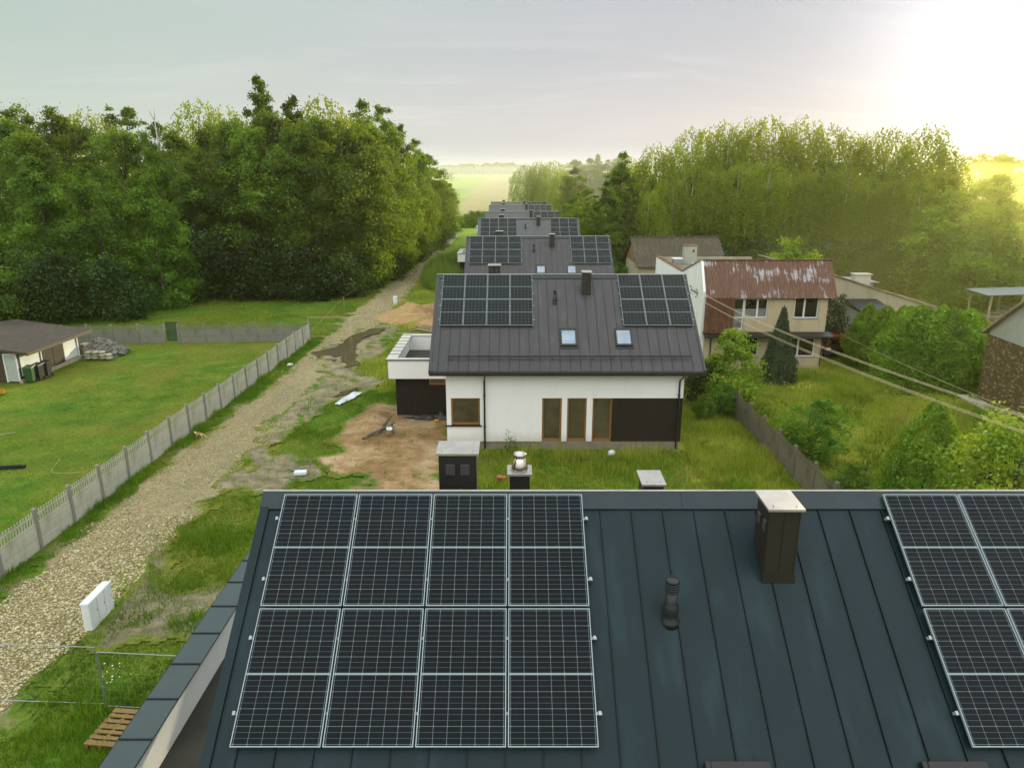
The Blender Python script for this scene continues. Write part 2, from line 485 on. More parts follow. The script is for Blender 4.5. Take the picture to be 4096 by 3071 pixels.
def rubble_stone():
    m, t = newmat('rubble_stone')
    co = objco(t)
    v = t.add('ShaderNodeTexVoronoi', {'Vector': t.scale(co, (1, 1, 1.7)), 'Scale': 5.0})
    r = t.add('ShaderNodeSeparateColor', {0: v.outputs['Color']}).outputs[0]
    c = t.ramp(r, [(.0, (.09, .065, .032)), (.7, (.15, .105, .05)), (.9, (.22, .155, .07)), (1., (.29, .21, .10))])
    c = t.mix(t.ramp(v.outputs['Distance'], [(.45, 0), (.75, .7)]), c, (.08, .06, .03))
    t.out(t.pbr(c, .95, 0, .2, t.bump(v.outputs['Distance'], -.6, .05)))
rubble_stone()
simple('red_paint', (.28, .045, .025), (.19, .03, .02), 4, .4)
simple('maroon_dark', (.045, .012, .010), (.03, .01, .008), 4, .4)
simple('black_rubber', (.012, .012, .012), (.02, .02, .02), 8, .85)
simple('bin_green', (.028, .085, .022), (.022, .07, .02), 4, .5)
simple('bin_dark', (.022, .028, .024), (.018, .02, .018), 4, .5)
simple('yellow_plastic', (.50, .24, .02), (.42, .20, .02), 3, .4)
simple('gate_green', (.030, .062, .034), (.022, .048, .026), 3, .5)
simple('door_grey', (.42, .47, .41), (.34, .38, .33), 2, .6)
simple('rubble_grey', (.26, .25, .21), (.13, .125, .10), 5, .95, bump=.5)
simple('stone_pale', (.46, .42, .30), (.32, .29, .19), 5, .95, bump=.5)
simple('sheet_white', (.66, .68, .70), (.52, .54, .55), 3, .5)
simple('foam_white', (.74, .80, .82), (.66, .72, .74), 3, .8)
simple('sand_heap', (.30, .185, .075), (.42, .27, .12), 1.5, .95, bump=.5, bscale=10)
simple('terracotta', (.36, .12, .05), (.28, .09, .04), 4, .9)
simple('gravel_stone', (.46, .40, .255), (.30, .25, .15), .6, .9)
simple('tar_paper', (.19, .185, .145), (.13, .125, .095), 1.2, .9)
simple('tin_sheet', (.22, .25, .24), (.16, .18, .17), 3, .6)
simple('bitumen', (.035, .035, .028), (.055, .05, .04), 1.5, .9)
simple('black_plastic', (.014, .018, .018), (.02, .024, .024), 4, .4)
simple('hose_yellow', (.30, .27, .08), (.22, .20, .06), 4, .5)
simple('flower_white', (.8, .8, .72), (.7, .7, .6), 4, .8)
simple('flower_yellow', (.62, .50, .03), (.55, .42, .03), 4, .8)

# ------------------------------------------------------------------ camera, sky, sun, haze
cam = bpy.data.objects.new('camera', bpy.data.cameras.new('camera')); C.objects.link(cam)
cam.location = (0, 0, 13.05); cam.rotation_euler = (R(90 - 16.341), 0, 0)
cam.data.sensor_width = 36; cam.data.lens = 1545 / 2211 * 36
cam.data.clip_start = .1; cam.data.clip_end = 6000
SC.camera = cam
SUN_AZ, SUN_EL = 31.4, 7.7          # degrees right of +Y, above the horizon
sdir = Vector((math.sin(R(SUN_AZ)) * math.cos(R(SUN_EL)), math.cos(R(SUN_AZ)) * math.cos(R(SUN_EL)), math.sin(R(SUN_EL))))
sun = bpy.data.objects.new('sun', bpy.data.lights.new('sun', 'SUN')); C.objects.link(sun)
sun.data.energy = 5.0; sun.data.angle = R(.5); sun.data.color = (1., .88, .56)
sun.rotation_euler = sdir.to_track_quat('Z', 'Y').to_euler(); sun.location = sdir * 300
W = bpy.data.worlds.new('World'); SC.world = W; W.use_nodes = True
def world():
    t = NT(W.node_tree)
    d = t.add('ShaderNodeTexCoord').outputs['Generated']
    sky = t.add('ShaderNodeTexSky', sky_type='NISHITA', sun_disc=False, sun_elevation=R(SUN_EL), sun_rotation=R(SUN_AZ), altitude=100, air_density=1.2, dust_density=4., ozone_density=1.)
    sky_s = t.mix(1., sky.outputs[0], (.10, .10, .10), 'MULTIPLY')
    sep = t.add('ShaderNodeSeparateXYZ', {0: d}); x, y, z = sep.outputs
    # thin cloud veil that lies over the clear sky: pale near the horizon, brighter overhead and away from the sun
    veil = t.ramp(z, [(.0, (.84, .80, .77)), (.07, (.78, .75, .74)), (.16, (.675, .695, .70)), (.32, (.61, .67, .695)), (.55, (1.22, 1.31, 1.33)), (1., (1.88, 1.98, 1.98))])
    az = t.add('ShaderNodeMapRange', {'Value': x, 'From Min': -.62, 'From Max': .12}).outputs[0]
    front = t.math('GREATER_THAN', y, 0.)
    tintl = t.mix(az, (.74, .89, .80), (1., 1., 1.))
    veil = t.mix(front, veil, t.mix(1., veil, tintl, 'MULTIPLY'))
    back = t.add('ShaderNodeMapRange', {'Value': y, 'From Min': .25, 'From Max': -.5}).outputs[0]
    bcol = t.ramp(z, [(.0, (.72, .72, .70)), (.25, (1.25, 1.26, 1.25)), (.6, (2.35, 2.40, 2.36)), (1., (1.88, 1.98, 1.98))])
    veil = t.mix(back, veil, bcol)
    # clouds
    den = t.math('ADD', t.math('MAXIMUM', z, 0.), .16)
    cv = t.add('ShaderNodeCombineXYZ', {0: t.math('DIVIDE', x, den), 1: t.math('DIVIDE', y, den)}).outputs[0]
    rot = t.add('ShaderNodeMapping', {'Vector': cv, 'Rotation': (0, 0, R(24)), 'Scale': (.55, 1.5, 1)}).outputs[0]
    n1 = t.noise(rot, 1.5, 8, .62, .6)
    n2 = t.noise(rot, .5, 4, .5, .3)
    cl = t.math('MULTIPLY', t.ramp(n1, [(.48, 0), (.72, 1)]), t.ramp(n2, [(.42, 0), (.6, 1)]))
    veil = t.mix(t.math('MULTIPLY', cl, .60), veil, (.95, .90, .87))
    dk = t.ramp(t.noise(rot, .8, 5, .5, .4), [(.5, 0), (.75, .22)])
    veil = t.mix(dk, veil, (.60, .62, .66))
    near = t.math('POWER', t.math('MAXIMUM', t.add('ShaderNodeVectorMath', {0: d, 1: tuple(sdir)}, operation='DOT_PRODUCT').outputs['Value'], 0.), 5.)
    veil = t.mix(t.math('MULTIPLY', near, .80), veil, t.mix(1., veil, (.62, .65, .80), 'MULTIPLY'))
    col = t.mix(.985, sky_s, veil)
    # glow round the sun behind the veil
    dot = t.math('MAXIMUM', t.add('ShaderNodeVectorMath', {0: d, 1: tuple(sdir)}, operation='DOT_PRODUCT').outputs['Value'], 0.)
    def glow(p, c):
        g = t.math('POWER', dot, p)
        return t.mix(1., (*c, 1), g, 'MULTIPLY')
    for p, c in ((140., (.40, .40, .41)), (26., (.075, .075, .08))):
        col = t.mix(1., col, glow(p, c), 'ADD')
    bg = t.add('ShaderNodeBackground', {'Color': col, 'Strength': 1.0})
    o = t.add('ShaderNodeOutputWorld'); t.link(bg.outputs[0], o.inputs[0])
world()
SC.view_settings.view_transform = 'Standard'; SC.view_settings.look = 'None'; SC.view_settings.exposure = 0; SC.view_settings.gamma = 1
SC.render.engine = 'CYCLES'
cy = SC.cycles
cy.max_bounces = 6; cy.diffuse_bounces = 3; cy.glossy_bounces = 3; cy.transmission_bounces = 4; cy.transparent_max_bounces = 8; cy.volume_bounces = 1
cy.use_denoising = True; cy.denoiser = 'OPENIMAGEDENOISE'; cy.denoising_prefilter = 'ACCURATE'
cy.sample_clamp_indirect = 6.; cy.caustics_reflective = False; cy.caustics_refractive = False
cy.use_adaptive_sampling = True; cy.adaptive_threshold = .012

def haze():
    m, t = newmat('morning_haze')
    v = t.add('ShaderNodeVolumeScatter', {'Color': (1., .93, .50, 1), 'Density': .00019, 'Anisotropy': .60})
    t.out(None, v.outputs[0])
    b = MB(); b.box(-210, 210, -60, 420, -14, 40)
    o = b.build('haze', m); tag(o, kind='structure')
    m, t = newmat('ground_mist')
    v = t.add('ShaderNodeVolumeScatter', {'Color': (1., .99, .96, 1), 'Density': .0008, 'Anisotropy': .45})
    t.out(None, v.outputs[0])
    b = MB(); b.box(-300, 300, 186, 1480, -13, 21)
    o = b.build('mist', m); tag(o, kind='structure')
    for k, (top, den) in enumerate(((11., .0060), (15., .0030), (18.5, .0012))):  # yellow scattering layers added to imitate the golden glow over the right woods
        m, t = newmat('golden_glow_%d' % k)
        v = t.add('ShaderNodeVolumeScatter', {'Color': (1., .90, .25, 1), 'Density': den, 'Anisotropy': .60})
        t.out(None, v.outputs[0])
        b = MB(); b.prism_y([(16 + 3 * k, -6.0 - .1 * k), (180 - k, -6.0 - .1 * k), (180 - k, top - 1), (75, top), (44 + 4 * k, top - 1.5), (26 + 3 * k, top - 6)], 56 + 3 * k, 185 - k)
        o = b.build('mist', m); tag(o, kind='structure')
haze()

# ------------------------------------------------------------------ ground
def ground():
    xs = np.concatenate([np.linspace(-2500, -200, 24)[:-1], np.linspace(-200, -60, 15)[:-1], np.linspace(-60, 60, 121)[:-1], np.linspace(60, 200, 15)[:-1], np.linspace(200, 2500, 24)])
    ys = np.concatenate([np.linspace(-200, 0, 11)[:-1], np.linspace(0, 110, 111)[:-1], np.linspace(110, 300, 39)[:-1], np.linspace(300, 900, 41)[:-1], np.linspace(900, 3500, 28)])
    X, Y = np.meshgrid(xs, ys)
    Z = terr(X, Y) + (vnoise(X, Y, 5.) - .5) * .10 * (Y > 26)
    n, m = X.shape
    V = np.stack([X.ravel(), Y.ravel(), Z.ravel()], 1)
    i = np.arange(n * m).reshape(n, m)
    F = np.stack([i[:-1, :-1].ravel(), i[:-1, 1:].ravel(), i[1:, 1:].ravel(), i[1:, :-1].ravel()], 1)
    o = arr_obj('ground', arr_mesh('ground', V, F, MATS['grass_ground'], smooth=True)); tag(o, kind='structure')
ground()
def gz(x, y):
    x = np.asarray(x, float); y = np.asarray(y, float)
    return terr(x, y) + (vnoise(x, y, 5.) - .5) * .10 * (y > 26)
def sheet(name, poly, mat, dz, res, margin=.35, bumpf=None, jag=1.):
    P = np.array(poly, float)
    x0, y0 = P.min(0) - 1.5 * jag - res; x1, y1 = P.max(0) + 1.5 * jag + res
    xs = np.arange(x0, x1, res); ys = np.arange(y0, y1, res)
    X, Y = np.meshgrid(xs, ys); E = sdist(P, X, Y)
    E = E + jag * ((vnoise(X + dz * 99, Y, .9 * jag) - .5) * 1.3 + (vnoise(X, Y + dz * 77, .28 * jag) - .5) * .5)
    Z = gz(X, Y) + dz + (bumpf(X, Y, E) if bumpf is not None else 0)
    n, m = X.shape
    i = np.arange(n * m).reshape(n, m)
    F = np.stack([i[:-1, :-1].ravel(), i[:-1, 1:].ravel(), i[1:, 1:].ravel(), i[1:, :-1].ravel()], 1)
    keep = (E.ravel()[F] > -margin).any(1)
    F = F[keep]
    used, inv = np.unique(F, return_inverse=True)
    V = np.stack([X.ravel(), Y.ravel(), Z.ravel()], 1)[used]
    F = inv.reshape(F.shape)
    o = arr_obj(name, arr_mesh(name, V, F, MATS[mat], [('edge', 'POINT', E.ravel()[used])], True)); tag(o, kind='structure')
    return o
ROAD = [(-16.3, 8), (-16.3, 20), (-16.3, 23), (-16.1, 26), (-15.95, 30), (-15.9, 34), (-15.7, 39), (-15.5, 45), (-15.4, 52), (-15.5, 60), (-15.8, 68), (-15.6, 80), (-16, 105), (-15.6, 140), (-15.4, 175),
        (-12.6, 175), (-13, 140), (-12.9, 110), (-12.2, 88), (-12.4, 76), (-12.3, 68), (-11.6, 60), (-11.8, 50), (-11.7, 44), (-12.2, 40), (-12.5, 35), (-12.7, 32), (-12.3, 30), (-12.6, 27), (-12.8, 23), (-12.8, 17), (-12.9, 8)]
MUD = [(-12.6, 28.5), (-12.4, 31), (-12.9, 34), (-12.4, 40), (-12.3, 47), (-14.2, 51), (-14.9, 53.2), (-13.6, 56), (-13.0, 62), (-11, 65), (-9.8, 63.5), (-10.3, 60), (-10.6, 56), (-10.2, 52), (-10.9, 47.5), (-8.6, 45.2), (-8.8, 43.8), (-9.6, 43.2), (-10.9, 41), (-11.6, 37), (-12.1, 34), (-11.6, 32), (-9.4, 31), (-8.9, 30), (-9.6, 28.5), (-11, 28)]
SAND = [(-8.9, 31.7), (-8.1, 32.7), (-8.6, 33.4), (-8.9, 34.5), (-8.5, 35.6), (-8.8, 37), (-8.3, 38.6), (-7.9, 39.8), (-6.6, 39.6), (-6.4, 38.2), (-3.6, 38.2), (-3.4, 33), (-3.3, 30.3), (-3.5, 28.6), (-2.6, 27.6), (-6.2, 27.4), (-6.6, 29.6), (-8.3, 30.2)]
def pilebump(X, Y, E):
    return .42 * np.exp(-(((X + 7.7) / .8) ** 2 + ((Y - 37.2) / 2.0) ** 2)) + .22 * np.exp(-(((X + 8.0) / .55) ** 2 + ((Y - 34.3) / .7) ** 2)) + .05 * (vnoise(X, Y, .5) - .5)
sheet('gravel_road', ROAD, 'gravel_surface', .03, .16, .3)
sheet('muddy_track', MUD, 'mud_surface', .045, .14, .3, lambda X, Y, E: .08 * (vnoise(X, Y, .7) - .5) * (E > -.6))
sheet('sandy_yard', SAND, 'sandy_soil', .06, .13, .3, pilebump)
sheet('dirt_patch', [(-11.6, 17.8), (-9.6, 18.4), (-8.2, 19.6), (-9.2, 20.6), (-10.8, 20.2), (-12.4, 22.2), (-12.9, 20)], 'mud_surface', .045, .14, .3)
sheet('field_track', [(-21, 255), (-22.5, 320), (-23, 440), (-24, 660), (-19, 740), (-2, 740), (4, 560), (6, 430), (-4, 300), (-8, 255)], 'field_soil', .12, 5, 4, None, 6.)
def puddle(poly, dz, name='puddle'):
    P = [Vector((x, y, 0)) for x, y in poly]
    pts = []
    for i in range(len(P)):
        a, b = P[i], P[(i + 1) % len(P)]
        k = max(2, int((b - a).length / .25))
        for j in range(k):
            q = a.lerp(b, j / k); d = (vnoise(q.x * 3 + 7, q.y * 3, 1.) - .5) * .35
            e = (b - a).normalized(); pts.append(Vector((q.x - e.y * d, q.y + e.x * d, 0)))
    zz = sum(float(gz(p.x, p.y)) for p in pts) / len(pts) + dz
    tri = tessellate_polygon([pts])
    b = MB(); b.v = [(p.x, p.y, zz) for p in pts]
    b.f = [tuple(f) for f in tri]; b.m = [0] * len(b.f)
    o = b.build(name, MATS['muddy_water'])
    for pl in o.data.polygons:
        if pl.normal.z < 0: pl.flip()
    tag(o, kind='structure')
puddle([(-15.2, 53.2), (-13.8, 55), (-13.6, 59), (-12.2, 62), (-11.1, 62.3), (-11.4, 60), (-12.3, 58.6), (-12.5, 56), (-12.0, 53.5), (-11.4, 51), (-10.9, 49.6), (-11.5, 48.3), (-12.2, 50), (-12.9, 50.4), (-14.4, 51.4)], .115)
puddle([(-11, 41.4), (-10.7, 42.6), (-9.9, 43.8), (-9.5, 43.6), (-10.1, 42.4), (-10.6, 41.7)], .10)
puddle([(-10.32, 30.4), (-9.95, 30.62), (-9.5, 30.44), (-9.64, 30.15), (-10.07, 30.15)], .10)
puddle([(-10.25, 29.45), (-9.85, 29.7), (-9.6, 29.5), (-9.75, 29.3), (-10.05, 29.3)], .10)
puddle([(-14.9, 135), (-14.2, 141), (-13.2, 146), (-12.4, 146), (-12.9, 140), (-12.6, 135)], .14)
puddle([(-9.6, 20.2), (-9.2, 20.9), (-8.7, 20.8), (-8.8, 20.1)], .09)

# ------------------------------------------------------------------ new houses
TAN = .7265
def make_panel_meshes():
    W_, L_, e = 1.134, 1.762, .012
    p = MB(); p.box(.004, W_ - .004, .004, L_ - .004, .004, .032)
    pm = p.mesh('solar_panel', MATS['solar_cells'])
    f = MB()
    f.box(0, e, 0, L_, 0, .038); f.box(W_ - e, W_, 0, L_, 0, .038)
    f.box(e, W_ - e, 0, e, 0, .038); f.box(e, W_ - e, L_ - e, L_, 0, .038)
    return pm, f.mesh('frame', MATS['alu_frame'])
PANEL, PFRAME = make_panel_meshes()
SLOPE = math.atan(TAN)
def roof_pt(x, s, off=0., RZ=7.95):      # point on front roof face: s metres down the slope from the ridge
    return Vector((x, -s * math.cos(SLOPE) - off * math.sin(SLOPE), RZ - s * math.sin(SLOPE) + off * math.cos(SLOPE)))

def chimney(root, x0, x1, y0, y1, z0, z1, cap, vents=None, apron=True, label=None):
    b = MB(); b.box(x0, x1, y0, y1, z0, z1)
    b.box(x0 - .006, x0 + .012, y0 - .006, y0 + .012, z0, z1); b.box((x0 + x1) / 2 - .008, (x0 + x1) / 2 + .008, y0 - .012, y0 + .01, z0 + .08, z1)
    b.box(x1 - .012, x1 + .006, y0 - .006, y0 + .012, z0, z1)
    ch = b.build('chimney', MATS['chim_metal'], root)
    if label: ch['label'] = label
    c = MB(); e = .045
    c.hexa([(x0 - e, y0 - e, z1), (x1 + e, y0 - e, z1), (x1 + e, y1 + e, z1 + .02), (x0 - e, y1 + e, z1 + .02)], [(x0 - e, y0 - e, z1 + .035), (x1 + e, y0 - e, z1 + .035), (x1 + e, y1 + e, z1 + .055), (x0 - e, y1 + e, z1 + .055)])
    for q in ((x0 + .05, y0 + .05), (x1 - .05, y0 + .05), (x1 - .05, y1 - .05), (x0 + .05, y1 - .05)):
        c.box(q[0] - .004, q[0] + .004, q[1] - .004, q[1] + .004, z1 + .03, z1 + .055, 1)
    c.build('cap', [cap, MATS['dark_metal']], ch)
    for v in vents or []:
        g = MB(); fx0, fx1, side, zz0, zz1 = v
        for k in range(7):
            z = zz0 + (zz1 - zz0) * k / 7
            if side == 'y':
                g.hexa([(fx0, y0 - .022, z), (fx1, y0 - .022, z), (fx1, y0 - .004, z + .004), (fx0, y0 - .004, z + .004)], [(fx0, y0 - .018, z + .012), (fx1, y0 - .018, z + .012), (fx1, y0 - .002, z + .028), (fx0, y0 - .002, z + .028)])
            else:
                g.hexa([(x0 - .022, fx0, z), (x0 - .004, fx0, z + .004), (x0 - .004, fx1, z + .004), (x0 - .022, fx1, z)], [(x0 - .018, fx0, z + .012), (x0 - .002, fx0, z + .028), (x0 - .002, fx1, z + .028), (x0 - .018, fx1, z + .012)])
        g.build('vent_grille', MATS['vent_metal'], ch)
    if apron:
        a = MB(); zf = 7.95 + y0 * TAN
        a.box(x0 - .02, x1 + .02, y0 - .035, y0 - .002, zf - .06, zf + .11)
        a.build('flashing', MATS['chim_metal'], ch)
    return ch
simple('chim_metal', (.016, .014, .011), (.024, .021, .017), 3, .5)
simple('vent_metal', (.028, .026, .024), (.035, .032, .03), 3, .5)

def new_house(name, label, X, Y, Z, roofm, left=4, right=3, rx=9.40, cap='cap_white', parapet='white_plaster', detail=2, lrows=2, ya=-.35):
    root = thing(name, label, 'house', (X, Y, Z), 0, 'row of new houses with dark metal roofs')
    RZ, W_, HD = 7.95, 13.0, 5.2
    rm = MATS[roofm]
    # roof
    b = MB()
    for sgn in (-1, 1):
        y1 = sgn * HD; z1 = RZ - HD * TAN; th = .24
        a = [(0, 0, RZ - th), (W_, 0, RZ - th), (W_, y1, z1 - th), (0, y1, z1 - th)]
        t_ = [(0, 0, RZ), (W_, 0, RZ), (W_, y1, z1), (0, y1, z1)]
        if sgn > 0: b.hexa(a, t_)
        else: b.hexa([a[3], a[2], a[1], a[0]], [t_[3], t_[2], t_[1], t_[0]])
        nx, ny, nz = 0, sgn * math.sin(SLOPE), math.cos(SLOPE)
        k = 0; x = .40
        while x < W_ - .2:
            h = .028; w = .007
            p0 = Vector((x, sgn * .15, RZ - .15 * TAN)); p1 = Vector((x, y1 * .996, RZ - HD * .996 * TAN)); n = Vector((nx, ny, nz))
            b.hexa([p0 + Vector((-w, 0, 0)), p0 + Vector((w, 0, 0)), p1 + Vector((w, 0, 0)), p1 + Vector((-w, 0, 0))], [p0 + Vector((-w, 0, 0)) + n * h, p0 + Vector((w, 0, 0)) + n * h, p1 + Vector((w, 0, 0)) + n * h, p1 + Vector((-w, 0, 0)) + n * h])
            x += .482
        # verge strips
        for xa, xb in ((-.03, .10), (W_ - .10, W_ + .03)):
            n = Vector((nx, ny, nz)); q = [Vector((xa, 0, RZ)), Vector((xb, 0, RZ)), Vector((xb, y1, z1)), Vector((xa, y1, z1))]
            b.hexa([p - n * .22 for p in q], [p + n * .035 for p in q])
    rf = b.build('roof', rm, root)
    c = MB()
    for sgn in (-1, 1):
        n = Vector((0, sgn * math.sin(SLOPE), math.cos(SLOPE)))
        for i in range(4):
            xa, xb = -.04 + i * (W_ + .08) / 4, -.04 + (i + 1) * (W_ + .08) / 4 - .004
            q = [Vector((xa, 0, RZ + .045)), Vector((xb, 0, RZ + .045)), Vector((xb, sgn * .22, RZ - .22 * TAN + .012)), Vector((xa, sgn * .22, RZ - .22 * TAN + .012))]
            c.hexa(q, [p + n * .022 for p in q])
    c.tube([(-.04, 0, RZ + .068), (W_ + .04, 0, RZ + .068)], .016, 8, 1)  # pale bead added to catch the sun as a bright ridge line
    c.build('ridge_cap', [MATS['ridge_metal'] if detail > 0 else rm, MATS['cap_metal']], rf)
    # walls
    x0, x1, yf, yb = .72, 12.17, -4.6, 4.6
    zt = RZ - 4.6 * TAN - .26
    wp = MATS['white_plaster']
    b = MB()
    b.box(x0, x1, yf, yf + .34, 2.66, zt)
    for xa, xb, za, zb in ((x0, 2.5, .43, 1.22), (2.35, 5.36, 1.22, 2.66), (2.5, 5.36, .43, 1.22), (6.32, 6.58, .43, 2.66), (7.53, 7.81, .43, 2.66), (x0, .94, 1.22, 2.66)):
        b.box(xa, xb, yf + (.002 if xa > x0 else 0), yf + .34, za, zb)
    b.box(x0, x1, yb - .3, yb, .43, zt)
    for xa, xb in ((x0 + .002, x0 + .3), (x1 - .3, x1 - .002)):
        b.prism_x([(yf + .34, .43), (yb - .3, .43), (yb - .3, zt), (yb - .3, RZ - (yb - .3) * TAN - .27), (0, RZ - .27), (yf + .34, RZ + (yf + .34) * TAN - .27)], xa, xb)
    b.build('wall', wp, root)
    b = MB(); b.box(8.77, 12.175, yf + .03, yf + .34, .43, 2.66)
    b.build('cladding', MATS['dark_cladding'], root)
    b = MB(); b.box(x0 + .05, x1 - .05, yf + .06, yb - .06, -.5, .43)
    b.build('plinth', MATS['plinth_grey'], root)
    b = MB(); b.box(x0 - .06, 2.42, yf - .07, yf + .3, 1.222, 1.28)
    b.build('window_sill', MATS['dark_metal'], root)
    for xa, xb, za, zb in ((.94, 2.35, 1.28, 2.66), (5.36, 6.32, .45, 2.66), (6.58, 7.53, .45, 2.66), (7.81, 8.77, .45, 2.66)):
        w = MB(); y = yf + .10; f = .085
        w.box(xa, xa + f, y, y + .09, za, zb); w.box(xb - f, xb, y, y + .09, za, zb)
        w.box(xa + f, xb - f, y, y + .09, za, za + f * 1.2); w.box(xa + f, xb - f, y, y + .09, zb - f, zb)
        wn = w.build('window', MATS['oak_frame'], root)
        g = MB(); g.box(xa + f, xb - f, y + .04, y + .06, za + f * 1.2, zb - f)
        g.build('pane', MATS['window_glass'], wn)
    # gutter and pipes
    g = MB(); ye, ze = -HD, RZ - HD * TAN
    prof = [(ye - .13, ze - .02), (ye - .12, ze - .10), (ye - .075, ze - .145), (ye - .03, ze - .10), (ye - .004, ze - .02)]
    g.prism_x(prof, -.02, W_ + .02)
    g.build('gutter', MATS['dark_metal'] if roofm != 'roof_slate' else MATS['brown_metal'], root)
    for px in (2.62, 12.0):
        d = MB(); d.tube([(px, ye - .07, ze - .12), (px, ye - .07, ze - .22), (px - .05, yf - .08, ze - .62), (px - .05, yf - .08, .1)], .045, 8)
        for zz in (2.8, 1.2): d.box(px - .11, px + .01, yf - .14, yf + .0, zz, zz + .03)
        d.build('downpipe', MATS['brown_metal'], root, True)
    # snow guard
    s = MB()
    for off in (.10, .17):
        s.tube([roof_pt(.85, 5.62, off), roof_pt(12.4, 5.62, off)], .022, 6)
    x = 1.0
    while x < 12.4:
        p = roof_pt(x, 5.70, .1); s.rbox(Matrix.Translation(p) @ Matrix.Rotation(SLOPE, 4, 'X'), .014, .12, .13); x += .964
    s.build('snow_guard', rm, root)
    # solar panels
    def panel(x, s0):
        o = bpy.data.objects.new('solar_panel', PANEL); C.objects.link(o); o.parent = root
        p = roof_pt(x, s0 + 1.762, .085); o.location = p; o.rotation_euler = (SLOPE, 0, 0)
        fr = bpy.data.objects.new('frame', PFRAME); C.objects.link(fr); fr.parent = o
    if left:
        for r_ in range(lrows):
            for i in range(left): panel(.33 + i * 1.160, .06 + r_ * 1.80)
    for r_ in range(2):
        for i in range(right): panel(rx + i * 1.160, .06 + r_ * 1.80)
    groups = ([(.33, left)] if left else []) + [(rx, right)]
    for gx, gn in groups:
        m = MB()
        for s0 in (.46, 1.42, 2.26, 3.22):
            xa, xb = gx - .075, gx + gn * 1.16 + .05
            M_ = Matrix.Translation(roof_pt((xa + xb) / 2, s0, .06)) @ Matrix.Rotation(SLOPE, 4, 'X')
            m.rbox(M_, xb - xa, .035, .035)
            for xx in (xa + .03, xb - .03):
                m.rbox(Matrix.Translation(roof_pt(xx, s0, .095)) @ Matrix.Rotation(SLOPE, 4, 'X'), .035, .05, .03)
        m.build('mounting_rail', MATS['galvanised'], root)
    # skylights
    for sx in (6.25, 8.93):
        s0, s1, w = 3.78, 4.90, .80
        f = MB(); t_ = .07
        def fr(xa, xb, sa, sb, h0, h1, mi=0):
            a = [roof_pt(xa, sb, h0), roof_pt(xb, sb, h0), roof_pt(xb, sa, h0), roof_pt(xa, sa, h0)]
            c_ = [roof_pt(xa, sb, h1), roof_pt(xb, sb, h1), roof_pt(xb, sa, h1), roof_pt(xa, sa, h1)]
            f.hexa(a, c_, mi)
        fr(sx, sx + t_, s0, s1, 0, .10); fr(sx + w - t_, sx + w, s0, s1, 0, .10)
        fr(sx + t_, sx + w - t_, s0, s0 + .11, 0, .115); fr(sx + t_, sx + w - t_, s1 - .10, s1, 0, .095)
        fr(sx - .05, sx + w + .05, s1, s1 + .14, 0.004, .03)
        sk = f.build('skylight', MATS['dark_metal'], root)
        f = MB(); fr(sx + t_, sx + w - t_, s0 + .11, s1 - .10, .03, .07)
        f.build('pane', MATS['sky_glass'], sk)
    # vent pipe
    if detail > 0 or left:
        v = MB(); p = roof_pt(6.08, 1.95)
        v.lathe(p, [(.15, -.10), (.14, -.02), (.105, .02), (.11, .08), (.115, .16), (.10, .22), (.082, .25), (.082, .42)], 16)
        for k in range(4):
            z = .42 + k * .036
            v.lathe(p, [(.075, z), (.098, z + .006), (.098, z + .024), (.075, z + .030)], 16)
        v.lathe(p, [(.09, .566), (.10, .575), (.10, .60), (.085, .62)], 16)
        v.build('vent_pipe', MATS['black_plastic'], root, True)
    # chimneys
    cm = MATS['cap_metal']
    chimney(root, 2.66, 3.27, .62, 1.07, 6.7, 8.37, cm, [(2.77, 2.92, 'y', 8.02, 8.20), (3.01, 3.16, 'y', 8.02, 8.20)], False)
    chimney(root, 7.50, 7.93, -1.14, -.62, 7.0, 8.24, cm, [(-1.06, -.94, 'x', 7.86, 8.02), (-.82, -.70, 'x', 7.86, 8.02)])
    if detail > 1:
        chimney(root, 6.13, 6.46, 1.0, 1.5, 6.6, 7.65, cm, [(1.08, 1.2, 'x', 7.4, 7.55)], False)
        ch = MB(); ch.box(3.82, 4.16, .86, 1.20, 6.7, 7.90); c_ = ch.build('chimney', MATS['chim_metal'], root)
        k = MB(); k.box(3.78, 4.20, .82, 1.24, 7.90, 7.935)
        k.build('cap', cm, c_)
        k = MB(); k.lathe((3.99, 1.03, 7.935), [(.145, 0), (.150, .03), (.10, .20), (.085, .215), (.085, .25), (.108, .265), (.108, .295), (.09, .30), (.08, .25)], 24)
        k.build('flue', MATS['steel'], c_, True)
    # side wing with a flat roof and parapet
    xa, xb, yb2 = -2.78, .70, 6.0
    b = MB(); t_ = .30
    b.box(xa, xb, ya, ya + t_, 2.42, 3.46); b.box(xa, xb, yb2 - t_, yb2, 2.42, 3.46); b.box(xa, xa + t_, ya + t_, yb2 - t_, 2.42, 3.46)
    b.build('parapet', MATS[parapet], root)
    b = MB(); e = .18
    n = 7
    for i in range(n):
        y0_ = ya + .36 + i * (yb2 - ya - .72) / n; y1_ = ya + .36 + (i + 1) * (yb2 - ya - .72) / n
        b.box(xa - .10, xa + t_ + e, y0_ + .002, y1_ - .002, 3.462, 3.50)
        b.box(xa - .10, xa + t_ + e, y1_ - .012, y1_ + .012, 3.50, 3.522, 1)
    b.box(xa - .10, xb, ya - .06, ya + .36, 3.464, 3.502); b.box(xa - .10, xb, yb2 - .36, yb2 + .06, 3.464, 3.502)
    b.box(xa - .104, xb, ya - .066, ya - .061, 3.44, 3.505, 1); b.box(xa - .106, xa - .101, ya - .06, yb2 + .06, 3.44, 3.505, 1)
    b.build('parapet_cap', [MATS[cap], MATS['dark_metal']], root)
    b = MB(); b.box(xa + t_, xb, ya + t_, yb2 - t_, 2.45, 2.56)
    b.build('flat_roof', MATS['bitumen'], root)
